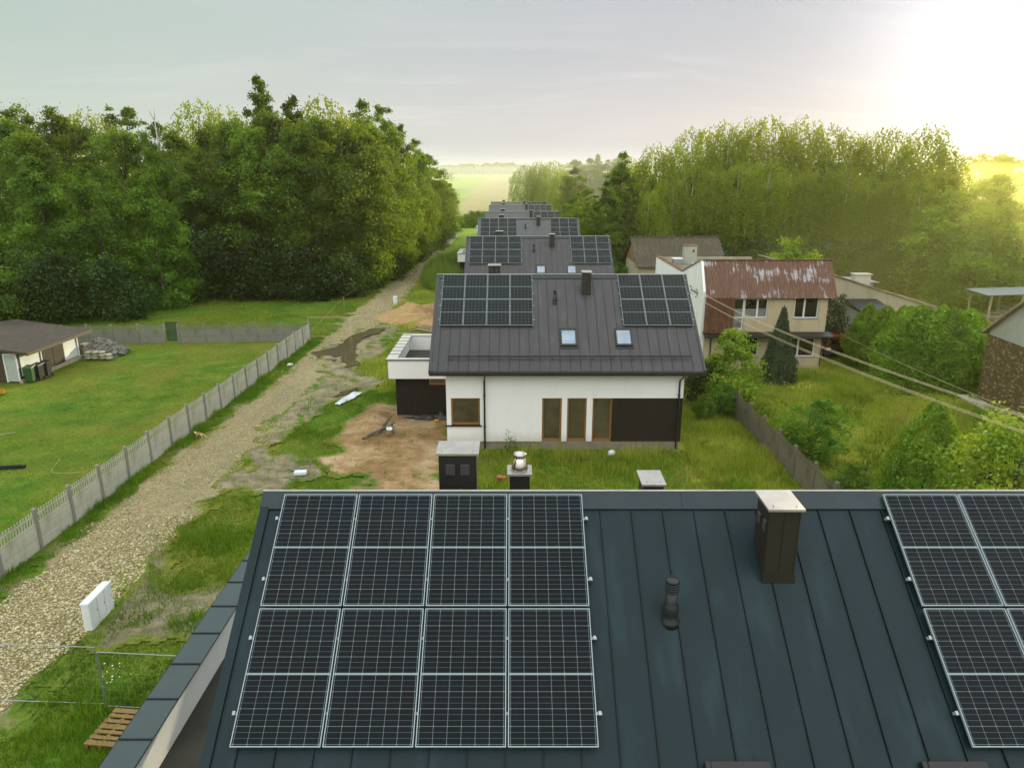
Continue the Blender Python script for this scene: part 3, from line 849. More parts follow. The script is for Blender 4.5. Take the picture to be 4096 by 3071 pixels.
    b = MB(); b.box(xa + .30, xb, ya + .42, yb2 - .3, .22, 2.418)
    b.build('wing_wall', MATS['dark_cladding'], root)
    b = MB(); b.box(xa + .34, xb, ya + .46, yb2 - .34, -.5, .22)
    b.build('wing_plinth', MATS['plinth_grey'], root)
    w = MB(); y = ya + .40; xs, xe, za, zb = -.62, .28, 1.98, 2.40
    w.box(xs, xs + .07, y - .03, y + .05, za, zb); w.box(xe - .07, xe, y - .03, y + .05, za, zb); w.box(xs + .07, xe - .07, y - .03, y + .05, za, za + .08); w.box(xs + .07, xe - .07, y - .03, y + .05, zb - .07, zb)
    wn = w.build('window', MATS['oak_frame'], root)
    g = MB(); g.box(xs + .07, xe - .07, y, y + .015, za + .08, zb - .07); g.build('pane', MATS['window_glass'], wn)
    return root
simple('ridge_metal', (.014, .024, .027), (.020, .032, .036), 3, .40, .0, .35)
HG = 'dark metal roofed new house '
new_house('new_house', 'closest new house, dark teal seamed roof filling the bottom with eight large solar panels', -3.86, 10.3, .27, 'roof_teal', rx=9.62, cap='cap_teal', ya=-1.6)
new_house('new_house', 'second new house, white front with three tall wooden windows and white flat-roofed wing', -3.90, 37.6, 0, 'roof_slate', detail=1)
new_house('new_house', 'third new house, grey roof with tan unplastered wing beside tall weeds, two roof windows showing', -4.12, 66.3, -.38, 'roof_slate', cap='tan_board', parapet='tan_board', detail=1)
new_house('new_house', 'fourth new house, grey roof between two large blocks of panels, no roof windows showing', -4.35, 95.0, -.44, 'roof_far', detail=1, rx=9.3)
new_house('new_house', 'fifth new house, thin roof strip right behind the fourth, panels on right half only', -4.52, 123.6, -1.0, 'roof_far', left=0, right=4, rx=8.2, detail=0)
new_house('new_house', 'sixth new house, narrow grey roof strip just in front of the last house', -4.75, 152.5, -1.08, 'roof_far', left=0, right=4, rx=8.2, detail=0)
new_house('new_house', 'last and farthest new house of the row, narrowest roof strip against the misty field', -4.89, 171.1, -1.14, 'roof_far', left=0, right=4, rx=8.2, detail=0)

# ------------------------------------------------------------------ concrete fences
def fence_meshes(mat, pmat=None, wave=False):
    p = MB()
    p.box(-.06, .06, -.07, .07, -.3, 1.56); p.hexa([(-.07, -.08, 1.56), (.07, -.08, 1.56), (.07, .08, 1.56), (-.07, .08, 1.56)], [(-.04, -.05, 1.61), (.04, -.05, 1.61), (.04, .05, 1.61), (-.04, .05, 1.61)])
    post = p.mesh('post', pmat or mat)
    b = MB(); L = 1.88; y0 = .06
    for za, zb in ((-.1, .47), (.48, .95)):
        b.box(-.02, .02, y0, y0 + L, za, zb)
        b.box(-.028, .028, y0 + .1, y0 + L - .1, za + .08, zb - .07)
    top = lambda u: 1.50 - (.12 * math.sin(math.pi * u) if wave else 0)
    b.box(-.014, .014, y0, y0 + L, .96, 1.04)
    n = 13
    for i in range(n):
        a = y0 + L * i / n; u = (i + .5) / n
        b.box(-.011, .011, a + .03, a + L / n * .60, 1.04, top(u))
        b.box(-.010, .010, a + L / n * .60, a + L / n + .03, top(u) - .19, top(u) - .14)
    return post, b.mesh('fence_panel', mat)
def fence_run(name, label, a, b, ts, mat, wave=False):
    """posts at the distances TS along a-b; a panel in every bay wider than 1.5 m"""
    post, pan = FM[(mat, wave)]
    d = Vector((b[0] - a[0], b[1] - a[1])).normalized(); rz = math.atan2(-d.x, d.y)
    root = thing(name, label, 'fence', (a[0], a[1], 0), rz)
    for i, t_ in enumerate(ts):
        q = Vector((a[0], a[1])) + d * t_
        z = float(gz(q.x, q.y))
        o = bpy.data.objects.new('post', post); C.objects.link(o); o.parent = root; o.location = (0, t_, z); o.scale = (1, 1, 1 + random.uniform(-.012, .012))
        o.rotation_euler = (random.uniform(-.012, .012), random.uniform(-.02, .02), 0)
        if i + 1 < len(ts) and ts[i + 1] - t_ > 1.5:
            o = bpy.data.objects.new('fence_panel', pan); C.objects.link(o); o.parent = root; o.location = (0, t_, z + random.uniform(-.02, .02)); o.scale = (1, (ts[i + 1] - t_) / 2., 1)
            o.rotation_euler = (random.uniform(-.01, .01), random.uniform(-.015, .015), 0)
    return root
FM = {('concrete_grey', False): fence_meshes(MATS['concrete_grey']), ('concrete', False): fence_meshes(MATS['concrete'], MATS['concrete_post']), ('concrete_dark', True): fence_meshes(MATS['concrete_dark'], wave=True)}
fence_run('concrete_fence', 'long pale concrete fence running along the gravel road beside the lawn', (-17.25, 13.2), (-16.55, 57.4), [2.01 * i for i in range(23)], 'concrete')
fence_run('concrete_fence', 'grey concrete fence across the far end of the lawn with green gate in it', (-16.62, 57.52), (-36.3, 56.5), [.14, 2.19, 4.28, 6.36, 8.46, 10.53, 11.67, 13.75, 15.78, 17.75, 19.7], 'concrete_grey')
fence_run('concrete_fence', 'dark weathered concrete fence with wavy openwork top in the overgrown yard', (12.7, 19.5), (12.45, 39.6), [2.01 * i for i in range(11)], 'concrete_dark', True)
o = thing('garden_gate', 'green slatted metal gate set into the far concrete fence', 'gate', (-27.6, 57.0, 0), R(-3.2))
b = MB()
for k in range(16): b.box(-.43, .43, -.015, .015, .10 + k * .088, .165 + k * .088)
b.build('slat_panel', MATS['gate_green'], o)
b = MB(); b.box(-.49, -.43, -.025, .025, .02, 1.56); b.box(.43, .49, -.025, .025, .02, 1.56); b.box(-.43, .43, -.025, .025, 1.50, 1.56); b.box(-.43, .43, -.025, .025, .04, .10)
b.build('gate_frame', MATS['gate_green'], o)

# ------------------------------------------------------------------ left garden: shed, bins, rubble, toys
def shed():
    o = thing('garden_shed', 'low shed with wide brown roof, pale panels and brown doors on the lawn', 'shed', (-32.05, 44.95, 0))
    b = MB(); D = 6.6
    b.box(-8.6, 0, 0, .14, 0, 2.0); b.box(-8.6, 0, D - .14, D, 0, 2.0); b.box(-.14, 0, .142, D - .142, .18, 1.98); b.box(-8.6, -8.46, .142, D - .142, 0, 1.98)
    b.prism_y([(-8.6, 2.0), (0, 2.0), (-4.3, 2.62)], .02, .12); b.prism_y([(-8.6, 2.0), (0, 2.0), (-4.3, 2.62)], D - .12, D - .02)
    b.build('wall', MATS['dark_wood'], o)
    b = MB()
    for sgn in (-1, 1):
        xe, xr = (1.0, -4.4) if sgn > 0 else (-9.8, -4.4)
        q = [(xr, -.45, 2.80), (xe, -.45, 2.06), (xe, D + .3, 2.06), (xr, D + .3, 2.80)]
        if sgn < 0: q = q[::-1]
        b.hexa([(x, y, z - .10) for x, y, z in q], q)
    b.build('roof', MATS['brown_sheet'], o)
    b = MB(); b.box(.94, 1.015, -.46, D + .31, 1.86, 2.055)
    b.prism_y([(.94, 1.90), (.94, 2.075), (-4.4, 2.815), (-4.4, 2.64)], -.475, -.452)
    b.build('fascia_board', MATS['dark_wood'], o)
    def pan(ya, yb, za, zb, nm, m, t=.05):
        b = MB(); b.box(.002, t, ya, yb, za, zb)
        return b.build(nm, m, o)
    pan(.15, 2.05, .35, 1.75, 'wall_panel', MATS['pale_plaster']); pan(4.75, 6.25, .22, 1.80, 'wall_panel', MATS['pale_plaster'])
    pan(2.14, 2.24, .05, 1.85, 'post', MATS['cabinet_white'], .12); pan(6.3, 6.42, .05, 1.85, 'post', MATS['cabinet_white'], .12)
    for ya in (2.35, 3.52):
        b = MB(); b.box(.002, .05, ya, ya + 1.12, .12, 1.88)
        for k in range(14): b.box(.05, .062, ya + .02 + k * .078, ya + .07 + k * .078, .14, 1.86)
        b.build('door', MATS['dark_wood'], o)
    b = MB(); b.box(-.82, -.10, -.05, -.002, .05, 1.82); d = b.build('door', MATS['door_grey'], o)
    b = MB(); b.box(-.90, -.82, -.08, -.002, 0, 1.92); b.box(-.10, -.02, -.08, -.002, 0, 1.92); b.box(-.82, -.10, -.08, -.002, 1.82, 1.92); b.build('frame', MATS['cabinet_white'], d)
    b = MB(); b.box(-.72, -.64, -.08, -.052, .98, 1.01); b.build('handle', MATS['galvanised'], d)
    b = MB(); b.box(-.05, .13, -.1, D + .1, -.2, .16); b.build('plinth', MATS['stone_pale'], o)
shed()
def bins():
    def mk(label, m, x, y, rz):
        o = thing('wheelie_bin', label, 'bin', (x, y, 0), rz, 'wheelie bins beside the shed')
        b = MB(); b.hexa([(-.20, -.24, .06), (.20, -.24, .06), (.20, .24, .06), (-.20, .24, .06)], [(-.27, -.33, .98), (.27, -.33, .98), (.27, .30, .98), (-.27, .30, .98)])
        b.build('body', m, o, bevel=.02)
        b = MB(); b.hexa([(-.29, -.35, .985), (.29, -.35, .985), (.29, .34, 1.0), (-.29, .34, 1.0)], [(-.26, -.31, 1.05), (.26, -.31, 1.05), (.26, .30, 1.10), (-.26, .30, 1.10)])
        b.build('lid', m, o, bevel=.01)
        b = MB(); b.tube([(-.26, .36, 1.0), (.26, .36, 1.0)], .018, 6); b.build('handle', m, o)
        for s in (-1, 1):
            b = MB(); b.tube([(s * .22, .26, .10), (s * .28, .26, .10)], .10, 12); b.build('wheel', MATS['black_rubber'], o)
    mk('bright green wheelie bin, frontmost of the three beside the shed door', MATS['bin_green'], -31.45, 45.0, R(8))
    mk('dark grey wheelie bin in the middle of three beside the shed', MATS['bin_dark'], -31.3, 45.62, R(-4))
    mk('black wheelie bin at the back of three, next to brown shed doors', MATS['black_rubber'], -31.2, 46.25, R(5))
bins()
def rubble():
    rr = random.Random(3)
    b = MB()
    for k in range(520):
        a = rr.uniform(0, 6.283); r = 1.75 * math.sqrt(rr.random())
        h = max(0., 1.25 * (1 - (r / 1.85) ** 1.15)) * rr.uniform(.55, 1.0)
        M_ = Matrix.Translation((r * math.cos(a) * 1.12, r * math.sin(a) * .85, h)) @ Euler((rr.uniform(-1, 1), rr.uniform(-1, 1), rr.uniform(0, 6))).to_matrix().to_4x4()
        b.rbox(M_, rr.uniform(.12, .38), rr.uniform(.1, .26), rr.uniform(.04, .13))
    b.lathe((0, 0, -.1), [(1.75, 0), (1.1, .55), (.5, .95), (.1, 1.15)], 14)
    o = b.build('rubble_pile', MATS['rubble_grey'], loc=(-31.2, 52.9, 0)); tag(o, 'heap of grey broken rubble and slates on the lawn near shed', 'rubble heap')
    i = 0
    for x in (-31.15, -30.62, -30.08, -29.62):
        n = 3 if x < -29.8 else 2
        for k in range(n):
            b = MB(); b.lathe((0, 0, 0), [(.16, 0), (.235, .03), (.245, .10), (.235, .17), (.17, .20)], 14)
            o = b.build('stone_sack', MATS['stone_pale'], smooth=True, loc=(x + rr.uniform(-.04, .04), 51.05 + rr.uniform(-.05, .05), k * .2)); o.rotation_euler = (rr.uniform(-.05, .05), rr.uniform(-.05, .05), rr.uniform(0, 3))
            tag(o, 'rounded pale stacked block in the low stacks in front of rubble heap', 'stone block', 'stacked pale blocks in front of the rubble heap')
    for k, (x, y, z) in enumerate(((-32.0, 52.3, .0), (-31.95, 52.25, .3), (-32.05, 52.3, .6))):
        b = MB(); b.box(-.22, .22, -.3, .3, 0, .28); o = b.build('stone_block', MATS['stone_pale'], bevel=.04, loc=(x, y, z)); o.rotation_euler = (0, 0, rr.uniform(-.3, .3))
        tag(o, ('bottom', 'middle', 'topmost')[k] + ' rough pale block of the small stack at the shed corner', 'stone block', 'small stack of blocks at the shed corner')
rubble()
def slide():
    o = thing('garden_slide', 'yellow plastic toy slide cut off at the edge of the lawn', 'slide', (-31.35, 42.45, 0), R(28))
    b = MB()
    p = [(-.1, .10), (-.5, .14), (-1.3, .62), (-1.8, .95), (-2.2, .98)]
    for i in range(len(p) - 1):
        (xa, za), (xb, zb) = p[i], p[i + 1]
        b.hexa([(xb, -.22, zb - .03), (xa, -.22, za - .03), (xa, .22, za - .03), (xb, .22, zb - .03)], [(xb, -.22, zb), (xa, -.22, za), (xa, .22, za), (xb, .22, zb)])
        for y in (-.25, .22):
            b.hexa([(xb, y, zb - .05), (xa, y, za - .05), (xa, y + .03, za - .05), (xb, y + .03, zb - .05)], [(xb, y, zb + .14), (xa, y, za + .14), (xa, y + .03, za + .14), (xb, y + .03, zb + .14)])
    b.build('chute', MATS['yellow_plastic'], o)
    b = MB()
    for y in (-.24, .24):
        b.tube([(-2.2, y, .95), (-2.7, y, 0)], .03, 8); b.tube([(-2.15, y, 1.3), (-2.15, y, 0)], .03, 8)
    for k in range(4): b.tube([(-2.3 - k * .1, -.24, .8 - k * .2), (-2.3 - k * .1, .24, .8 - k * .2)], .025, 8)
    b.build('ladder', MATS['bin_dark'], o)
slide()
b = MB(); b.hexa([(-25.2, 30.15, .05), (-22.5, 30.55, .05), (-22.5, 30.75, .05), (-25.2, 30.35, .05)], [(-25.2, 30.15, .17), (-22.5, 30.55, .17), (-22.5, 30.75, .17), (-25.2, 30.35, .17)])
b.hexa([(-25.2, 30.20, .171), (-22.55, 30.595, .171), (-22.55, 30.61, .171), (-25.2, 30.22, .171)], [(-25.2, 30.20, .20), (-22.55, 30.595, .20), (-22.55, 30.61, .20), (-25.2, 30.22, .20)])
tag(b.build('gutter_trough', MATS['black_plastic']), 'long black trough lying on the grass at the picture edge', 'trough')
b = MB(); b.tube([(-26.9, 34.6, .06), (-25.95, 35.2, .10)], .025, 6); tag(b.build('pale_stick', MATS['grey_wood']), 'short pale stick lying on the lawn beyond the black trough', 'stick')
b = MB(); b.tube([(-21.63, 31.72, .03), (-21.45, 31.55, .03), (-21.37, 31.2, .03), (-21.25, 30.8, .03), (-21.13, 30.45, .03), (-21.0, 30.18, .03), (-20.77, 30.05, .03), (-20.4, 30.0, .03), (-20.0, 30.03, .03), (-19.4, 30.25, .03)], .022, 6)
tag(b.build('garden_hose', MATS['hose_yellow']), 'thin garden hose curving over the lawn near the long fence', 'hose')

# ------------------------------------------------------------------ along the road
def cabinet(label, x, y, sx, sy, h, doors=2):
    o = thing('cable_cabinet', label, 'utility cabinet', (x, y, float(gz(x, y))))
    b = MB(); b.box(-sx / 2, sx / 2, -sy / 2, sy / 2, -.1, h)
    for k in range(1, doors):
        yy = -sy / 2 + .02 + k * (sy - .06) / doors; b.box(sx / 2 + .001, sx / 2 + .004, yy - .012, yy + .012, .18, h - .03, 1)  # dark strips added to stand for the shade in the door gaps
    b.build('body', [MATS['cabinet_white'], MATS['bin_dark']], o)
    b = MB(); b.hexa([(-sx / 2 - .02, -sy / 2 - .02, h), (sx / 2 + .02, -sy / 2 - .02, h), (sx / 2 + .02, sy / 2 + .02, h), (-sx / 2 - .02, sy / 2 + .02, h)], [(-sx / 2 - .01, -sy / 2 - .01, h + .05), (sx / 2 + .01, -sy / 2 - .01, h + .05), (sx / 2 + .01, sy / 2 + .01, h + .05), (-sx / 2 - .01, sy / 2 + .01, h + .05)]); b.build('lid', MATS['cabinet_white'], o)
    for k in range(doors):
        ya = -sy / 2 + .03 + k * (sy - .06) / doors; yb = -sy / 2 + .03 + (k + 1) * (sy - .06) / doors - .02
        b = MB(); b.box(sx / 2, sx / 2 + .014, ya, yb, .18, h - .03); d = b.build('door', MATS['cabinet_white'], o)
        b = MB(); b.box(sx / 2 + .014, sx / 2 + .024, yb - .05, yb - .035, h * .55, h * .55 + .06); b.build('handle', MATS['galvanised'], d)
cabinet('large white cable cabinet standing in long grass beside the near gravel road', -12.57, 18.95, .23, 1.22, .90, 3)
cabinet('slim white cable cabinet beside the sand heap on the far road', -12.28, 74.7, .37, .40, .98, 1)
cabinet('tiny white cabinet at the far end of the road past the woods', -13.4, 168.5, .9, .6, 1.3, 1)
o = thing('white_flag', 'small white board on a post at the far end of the woods', 'sign', (-14.7, 163, tz(0, 163)))
b = MB(); b.tube([(0, 0, -.2), (0, 0, 2.3)], .04, 8); b.build('post', MATS['grey_wood'], o)
b = MB(); b.hexa([(-.75, -.02, .75), (.05, -.02, .55), (.05, .02, .55), (-.75, .02, .75)], [(-.35, -.02, 2.1), (.5, -.02, 1.8), (.5, .02, 1.8), (-.35, .02, 2.1)]); b.build('board', MATS['sheet_white'], o)

def site_fence(name, label, pts, h, zb=.1):
    """one welded temporary fence panel: tube frame with fine wires"""
    (xa, ya), (xb, yb) = pts
    d = Vector((xb - xa, yb - ya)); L = d.length
    o = thing(name, label, 'fence panel', (xa, ya, float(gz(xa, ya))), math.atan2(d.y, d.x), 'temporary wire fence panels')
    b = MB(); r = .012
    for x in (0, L): b.tube([(x, 0, -.02), (x, 0, h)], r, 8)
    for z in (zb, h): b.tube([(0, 0, z), (L, 0, z)], r, 8)
    b.build('frame', MATS['wire_metal'] if ya > 40 else MATS['galvanised'], o)
    b = MB(); x = .12
    while x < L:
        b.tube([(x, 0, zb), (x, 0, h)], .0008, 3, cap=False); x += .13
    z = zb + .25
    while z < h:
        b.tube([(0, .004, z), (L, .004, z)], .0006, 3, cap=False); z += .25
    b.build('wire_mesh', MATS['galvanised'], o)
    return o
site_fence('site_fence', 'thin wire fence panel crossing the gravel in the near corner', [(-13.75, 15.38), (-10.38, 15.22)], 1.78)
site_fence('site_fence', 'thin wire fence panel behind the dark parapet of closest house', [(-10.28, 15.14), (-6.9, 14.9)], 1.70)
site_fence('site_fence', 'wire fence panel from the lawn corner across the far gravel road', [(-17.1, 59.0), (-13.66, 59.05)], 1.72)
site_fence('site_fence', 'wire fence panel standing in the brown puddle', [(-13.54, 59.1), (-10.2, 59.6)], 1.8)
site_fence('site_fence', 'wire fence panel beside the sand heap and lumber', [(-10.08, 60.0), (-7.0, 60.6)], 1.7)
o = thing('wire_boundary', 'single yellowish wire on a short post along the meadow edge', 'wire fence', (-17.3, 73, 0))
b = MB(); b.tube([(0, 0, -.2), (0, 0, 1.0)], .04, 8); b.build('post', MATS['grey_wood'], o)
b = MB(); b.tube([(.6, -15, .5), (.1, -7, .55), (0, 0, .9), (-.1, 9, .8), (.1, 16, .4)], .005, 5); b.build('wire', MATS['wire_metal'], o)

def pallet(x, y, rz):
    o = thing('wooden_pallet', 'yellowish wooden pallet in grass partly behind the near parapet', 'pallet', (x, y, .06), rz)
    for k in range(7):
        b = MB(); w = .10 if k % 3 else .14
        yy = -.6 + .07 + k * .176; b.box(-.4, .4, yy - w / 2, yy + w / 2, .122, .144); b.build('board', MATS['pallet_wood'], o)
    for xx in (-.35, 0, .35):
        b = MB(); b.box(xx - .05, xx + .05, -.6, .6, .10, .121); b.build('stringer', MATS['pallet_wood'], o)
        for yy in (-.53, 0, .53):
            b = MB(); b.box(xx - .05, xx + .05, yy - .07, yy + .07, .022, .099); b.build('block', MATS['pallet_wood'], o)
        b = MB(); b.box(xx - .05, xx + .05, -.6, .6, 0, .021); b.build('skid', MATS['pallet_wood'], o)
pallet(-9.62, 14.32, R(-6))
def lump(name, label, cat, m, loc, s, seed, flat=1., n=2):
    import bmesh
    bm = bmesh.new(); bmesh.ops.create_icosphere(bm, subdivisions=n, radius=1.)
    rr = random.Random(seed)
    off = [rr.uniform(-9, 9) for _ in range(3)]
    for v in bm.verts:
        k = 1 + .34 * (float(vnoise(v.co.x * 1.7 + off[0], v.co.y * 1.7 + off[1] + v.co.z * 1.3, 1.)) - .5) * 2
        v.co = Vector((v.co.x * s[0] * k, v.co.y * s[1] * k, v.co.z * s[2] * k))
    me = bpy.data.meshes.new(name); bm.to_mesh(me); bm.free()
    for p in me.polygons: p.use_smooth = n > 2
    me.materials.append(m)
    o = bpy.data.objects.new(name, me); C.objects.link(o); o.location = loc; o.rotation_euler = (0, 0, rr.uniform(0, 6))
    tag(o, label, cat)
    return o
def heap(name, label, x, y, parts):
    xs = np.linspace(-5.5, 5.5, 100); ys = np.linspace(-6.5, 6.5, 110); X, Y = np.meshgrid(xs, ys); Z = np.zeros_like(X)
    for cx, cy_, sx, sy, h in parts:
        Z = np.maximum(Z, h * np.exp(-((((X - cx) / sx) ** 2 + ((Y - cy_) / sy) ** 2)) ** .9))
    Z = Z * (1 + .30 * (vnoise(X + 9, Y, .8) - .5) + .16 * (vnoise(X, Y + 5, .3) - .5)) - .16
    n, m = X.shape; i = np.arange(n * m).reshape(n, m)
    F = np.stack([i[:-1, :-1].ravel(), i[:-1, 1:].ravel(), i[1:, 1:].ravel(), i[1:, :-1].ravel()], 1)
    F = F[(Z.ravel()[F] > -.12).any(1)]
    V = np.stack([X.ravel(), Y.ravel(), Z.ravel() + gz(X + x, Y + y).ravel() - tz(x, y)], 1)
    o = arr_obj(name, arr_mesh(name, V, F, MATS['sand_heap'], smooth=True)); o.location = (x, y, tz(x, y)); tag(o, label, 'sand heap')
heap('sand_heap', 'rounded heap of orange brown sand beside the muddy road', -9.2, 67.5, [(-.6, 1.0, 2.3, 3.0, 1.35), (1.7, -3.0, 1.9, 2.2, .75), (.9, 3.8, 2.0, 1.8, .9)])
heap('sand_heap', 'small low bank of orange sand behind the white wing of second house', -8.3, 45.8, [(1.3, 0, .9, .8, .45)])
lump('white_bag', 'small white litter bag lying in grass by the long fence', 'litter', MATS['sheet_white'], (-15.72, 48.98, .1), (.22, .16, .12), 4, n=3)
lump('plaster_rock', 'pale rounded lump lying before the white house wall', 'rock', MATS['foam_white'], (4.8, 32.3, .1), (.25, .2, .17), 8, n=3)
b = MB(); b.box(-.28, .28, -.13, .13, 0, .20); o = b.build('foam_block', MATS['foam_white'], bevel=.05, loc=(-9.5, 29.72, .09)); o.rotation_euler = (0, 0, R(6)); tag(o, 'white foam block lying beside two small puddles', 'foam block')
b = MB(); b.box(-.19, .19, -.125, .125, 0, .24)
for i in (-1, 0, 1):
    for j in (0, 1): b.box(i * .11 - .035, i * .11 + .035, -.128, -.126, .04 + j * .10, .10 + j * .10, 1)
o = b.build('hollow_brick', [MATS['terracotta'], MATS['maroon_dark']], loc=(-.46, 29.2, 0)); o.rotation_euler = (R(4), 0, R(-12)); tag(o, 'red hollow brick lying in the grass beyond the steel flue', 'brick')
def bucket():
    o = thing('paint_bucket', 'white bucket lying among dark debris at the sandy yard', 'bucket', (-6.38, 34.85, .12), R(20))
    b = MB(); b.lathe((0, 0, 0), [(.12, 0), (.155, .34), (.165, .34), (.165, .36), (.14, .36), (.11, .03)], 18); b.build('body', MATS['foam_white'], o, True)
    b = MB(); b.tube([(-.16, 0, .33), (-.13, .1, .42), (0, .16, .46), (.13, .1, .42), (.16, 0, .33)], .006, 5); b.build('handle', MATS['galvanised'], o)
    o.rotation_euler = (R(12), R(8), 0)
bucket()
rr = random.Random(11)
DEB = [('charred board leaning on the debris by the bucket', -6.6, 35.35, 1.1, .14, 32, 25), ('dark broken board at the back of the debris by sandy pile', -6.75, 36.5, 1.2, .12, 75, 10), ('short dark plank nearest the white bucket', -6.25, 35.3, .6, .10, 110, 35), ('black rotten plank along the foot of the pinkish pile', -7.0, 35.0, 1.4, .16, 50, 6), ('dark plank half buried under the sandy pile edge', -7.2, 34.2, .9, .12, 20, 5)]
for lab, x, y, L, w, rz, tilt in DEB:
    b = MB(); b.box(-L / 2, L / 2, -w / 2, w / 2, -.015, .015); o = b.build('debris_board', MATS['dark_wood'], loc=(x, y, .22 + .3 * math.sin(R(tilt)) * L / 2)); o.rotation_euler = (0, -R(tilt), R(rz)); tag(o, lab, 'board', 'dark boards of the debris by the sandy yard')
LUM = [('long pale board on top of the lumber behind wing', -7.9, 61.1, 2.2, 15), ('pale board crossing the lumber at a slant', -7.6, 60.6, 1.9, -35), ('brown board at the bottom of the lumber', -7.2, 61.4, 2.4, 5), ('short board sticking out of the lumber towards the puddle', -8.6, 60.9, 1.2, 60), ('wide reddish board lying flat in the lumber', -7.0, 60.9, 1.6, -10)]
for k, (lab, x, y, L, rz) in enumerate(LUM):
    b = MB(); b.box(-L / 2, L / 2, -.10, .10, -.02, .02); o = b.build('lumber_board', MATS['grey_wood'] if k != 4 else MATS['terracotta'], loc=(x, y, tz(x, y) + .22 + .08 * k)); o.rotation_euler = (rr.uniform(-.2, .2), rr.uniform(-.15, .15), R(rz)); tag(o, lab, 'board', 'lumber behind the white wing')
def cloth(name, label, poly, h, m):
    P = np.array(poly); x0, y0 = P.min(0); x1, y1 = P.max(0)
    xs = np.arange(x0, x1 + .1, .06); ys = np.arange(y0, y1 + .1, .06); X, Y = np.meshgrid(xs, ys); E = sdist(poly, X, Y)
    Z = gz(X, Y) + .10 + h * vnoise(X, Y * .8, .28) * np.clip(E / .2, 0, 1)
    n, mm = X.shape; i = np.arange(n * mm).reshape(n, mm)
    F = np.stack([i[:-1, :-1].ravel(), i[:-1, 1:].ravel(), i[1:, 1:].ravel(), i[1:, :-1].ravel()], 1); F = F[(E.ravel()[F] > 0).all(1)]
    o = arr_obj(name, arr_mesh(name, np.stack([X.ravel(), Y.ravel(), Z.ravel()], 1), F, m, smooth=True)); tag(o, label, 'sheet')
cloth('plastic_sheet', 'long crumpled white plastic sheet on the grass by the mud', [(-10.5, 40.1), (-10.1, 39.9), (-9.5, 41.3), (-9.25, 42.6), (-9.9, 42.5), (-10.3, 41.2)], .16, MATS['sheet_white'])
cloth('dark_tarp', 'dark sagging foil along the foot of the wing wall', [(-6.3, 37.6), (-3.4, 37.6), (-3.3, 37.15), (-4.2, 37.1), (-5.2, 37.2)], .55, MATS['black_plastic'])
lump('orange_sack', 'small orange sack on the sand by the dark foil', 'sack', MATS['yellow_plastic'], (-4.1, 37.0, .12), (.2, .12, .09), 14, n=3)
cloth('white_tarp', 'crumpled white foil lying on the lumber behind the wing', [(-7.2, 61.9), (-6.2, 62.0), (-5.8, 61.3), (-6.8, 61.2)], .5, MATS['sheet_white'])

# ------------------------------------------------------------------ the cat
def cat():
    J = {}; E_ = []; rad = []
    V = []
    def j(p, r, parent=None):
        V.append(p); rad.append(r); k = len(V) - 1
        if parent is not None: E_.append((parent, k))
        return k
    # +x is the way it faces
    pel = j((-.13, 0, .225), .066); mid = j((-.02, 0, .238), .068, pel); ch = j((.10, 0, .228), .068, mid)
    nk = j((.175, 0, .245), .044, ch); hd = j((.235, 0, .258), .048, nk); mz = j((.285, 0, .243), .026, hd)
    for s in (-1, 1):
        e = j((.232, s * .030, .302), .015, hd); j((.230, s * .036, .325), .004, e)
        a = j((.105, s * .045, .165), .030, ch); b_ = j((.10 + s * .03, s * .045, .085), .017, a); c_ = j((.105 + s * .045, s * .045, .016), .015, b_); j((.135 + s * .045, s * .045, .012), .013, c_)
        a = j((-.135, s * .045, .165), .042, pel); b_ = j((-.095 - s * .03, s * .048, .11), .024, a); c_ = j((-.165 - s * .035, s * .048, .062), .015, b_); d_ = j((-.150 - s * .04, s * .048, .014), .014, c_); j((-.115 - s * .04, s * .048, .012), .013, d_)
    t1 = j((-.215, 0, .215), .021, pel); t2 = j((-.29, 0, .16), .018, t1); t3 = j((-.365, .01, .105), .016, t2); j((-.43, .02, .075), .011, t3)
    me = bpy.data.meshes.new('body'); me.from_pydata(V, E_, []); me.update()
    root = thing('cat', 'orange and white cat stretching its head towards the concrete fence', 'cat', (-16.05, 34.5, float(gz(-16.05, 34.5)) + .05), R(172))
    o = bpy.data.objects.new('body', me); C.objects.link(o); o.parent = root
    sk = o.modifiers.new('skin', 'SKIN'); sk.use_smooth_shade = True
    for i, sv in enumerate(me.skin_vertices[0].data):
        sv.radius = (rad[i], rad[i]); sv.use_root = i == 0
    su = o.modifiers.new('sub', 'SUBSURF'); su.levels = 2; su.render_levels = 2
    m, t = newmat('cat_fur')
    co = objco(t); sp = t.add('ShaderNodeSeparateXYZ', {0: co})
    back = t.math('ADD', sp.outputs[2], t.math('MULTIPLY', t.noise(co, 9, 3), .10))
    f = t.ramp(back, [(.255, 0), (.275, 1)])
    head = t.math('LESS_THAN', sp.outputs[0], .13)
    f = t.math('MULTIPLY', f, head)
    st = t.ramp(t.noise(t.scale(co, (3, 1, 1)), 10, 3), [(.4, (.33, .13, .025)), (.6, (.48, .24, .07))])
    t.out(t.pbr(t.mix(f, (.66, .56, .40), st), .9, 0, .1))
    me.materials.append(m)
    for s in (-1, 1):
        b = MB(); b.lathe((.276, s * .026, .262), [(.002, -.006), (.006, 0), (.002, .006)], 8); b.build('eye', MATS['black_rubber'], root)
    b = MB(); b.lathe((.309, 0, .243), [(.003, -.005), (.008, 0), (.003, .005)], 8); b.build('nose', MATS['maroon_dark'], root)
cat()

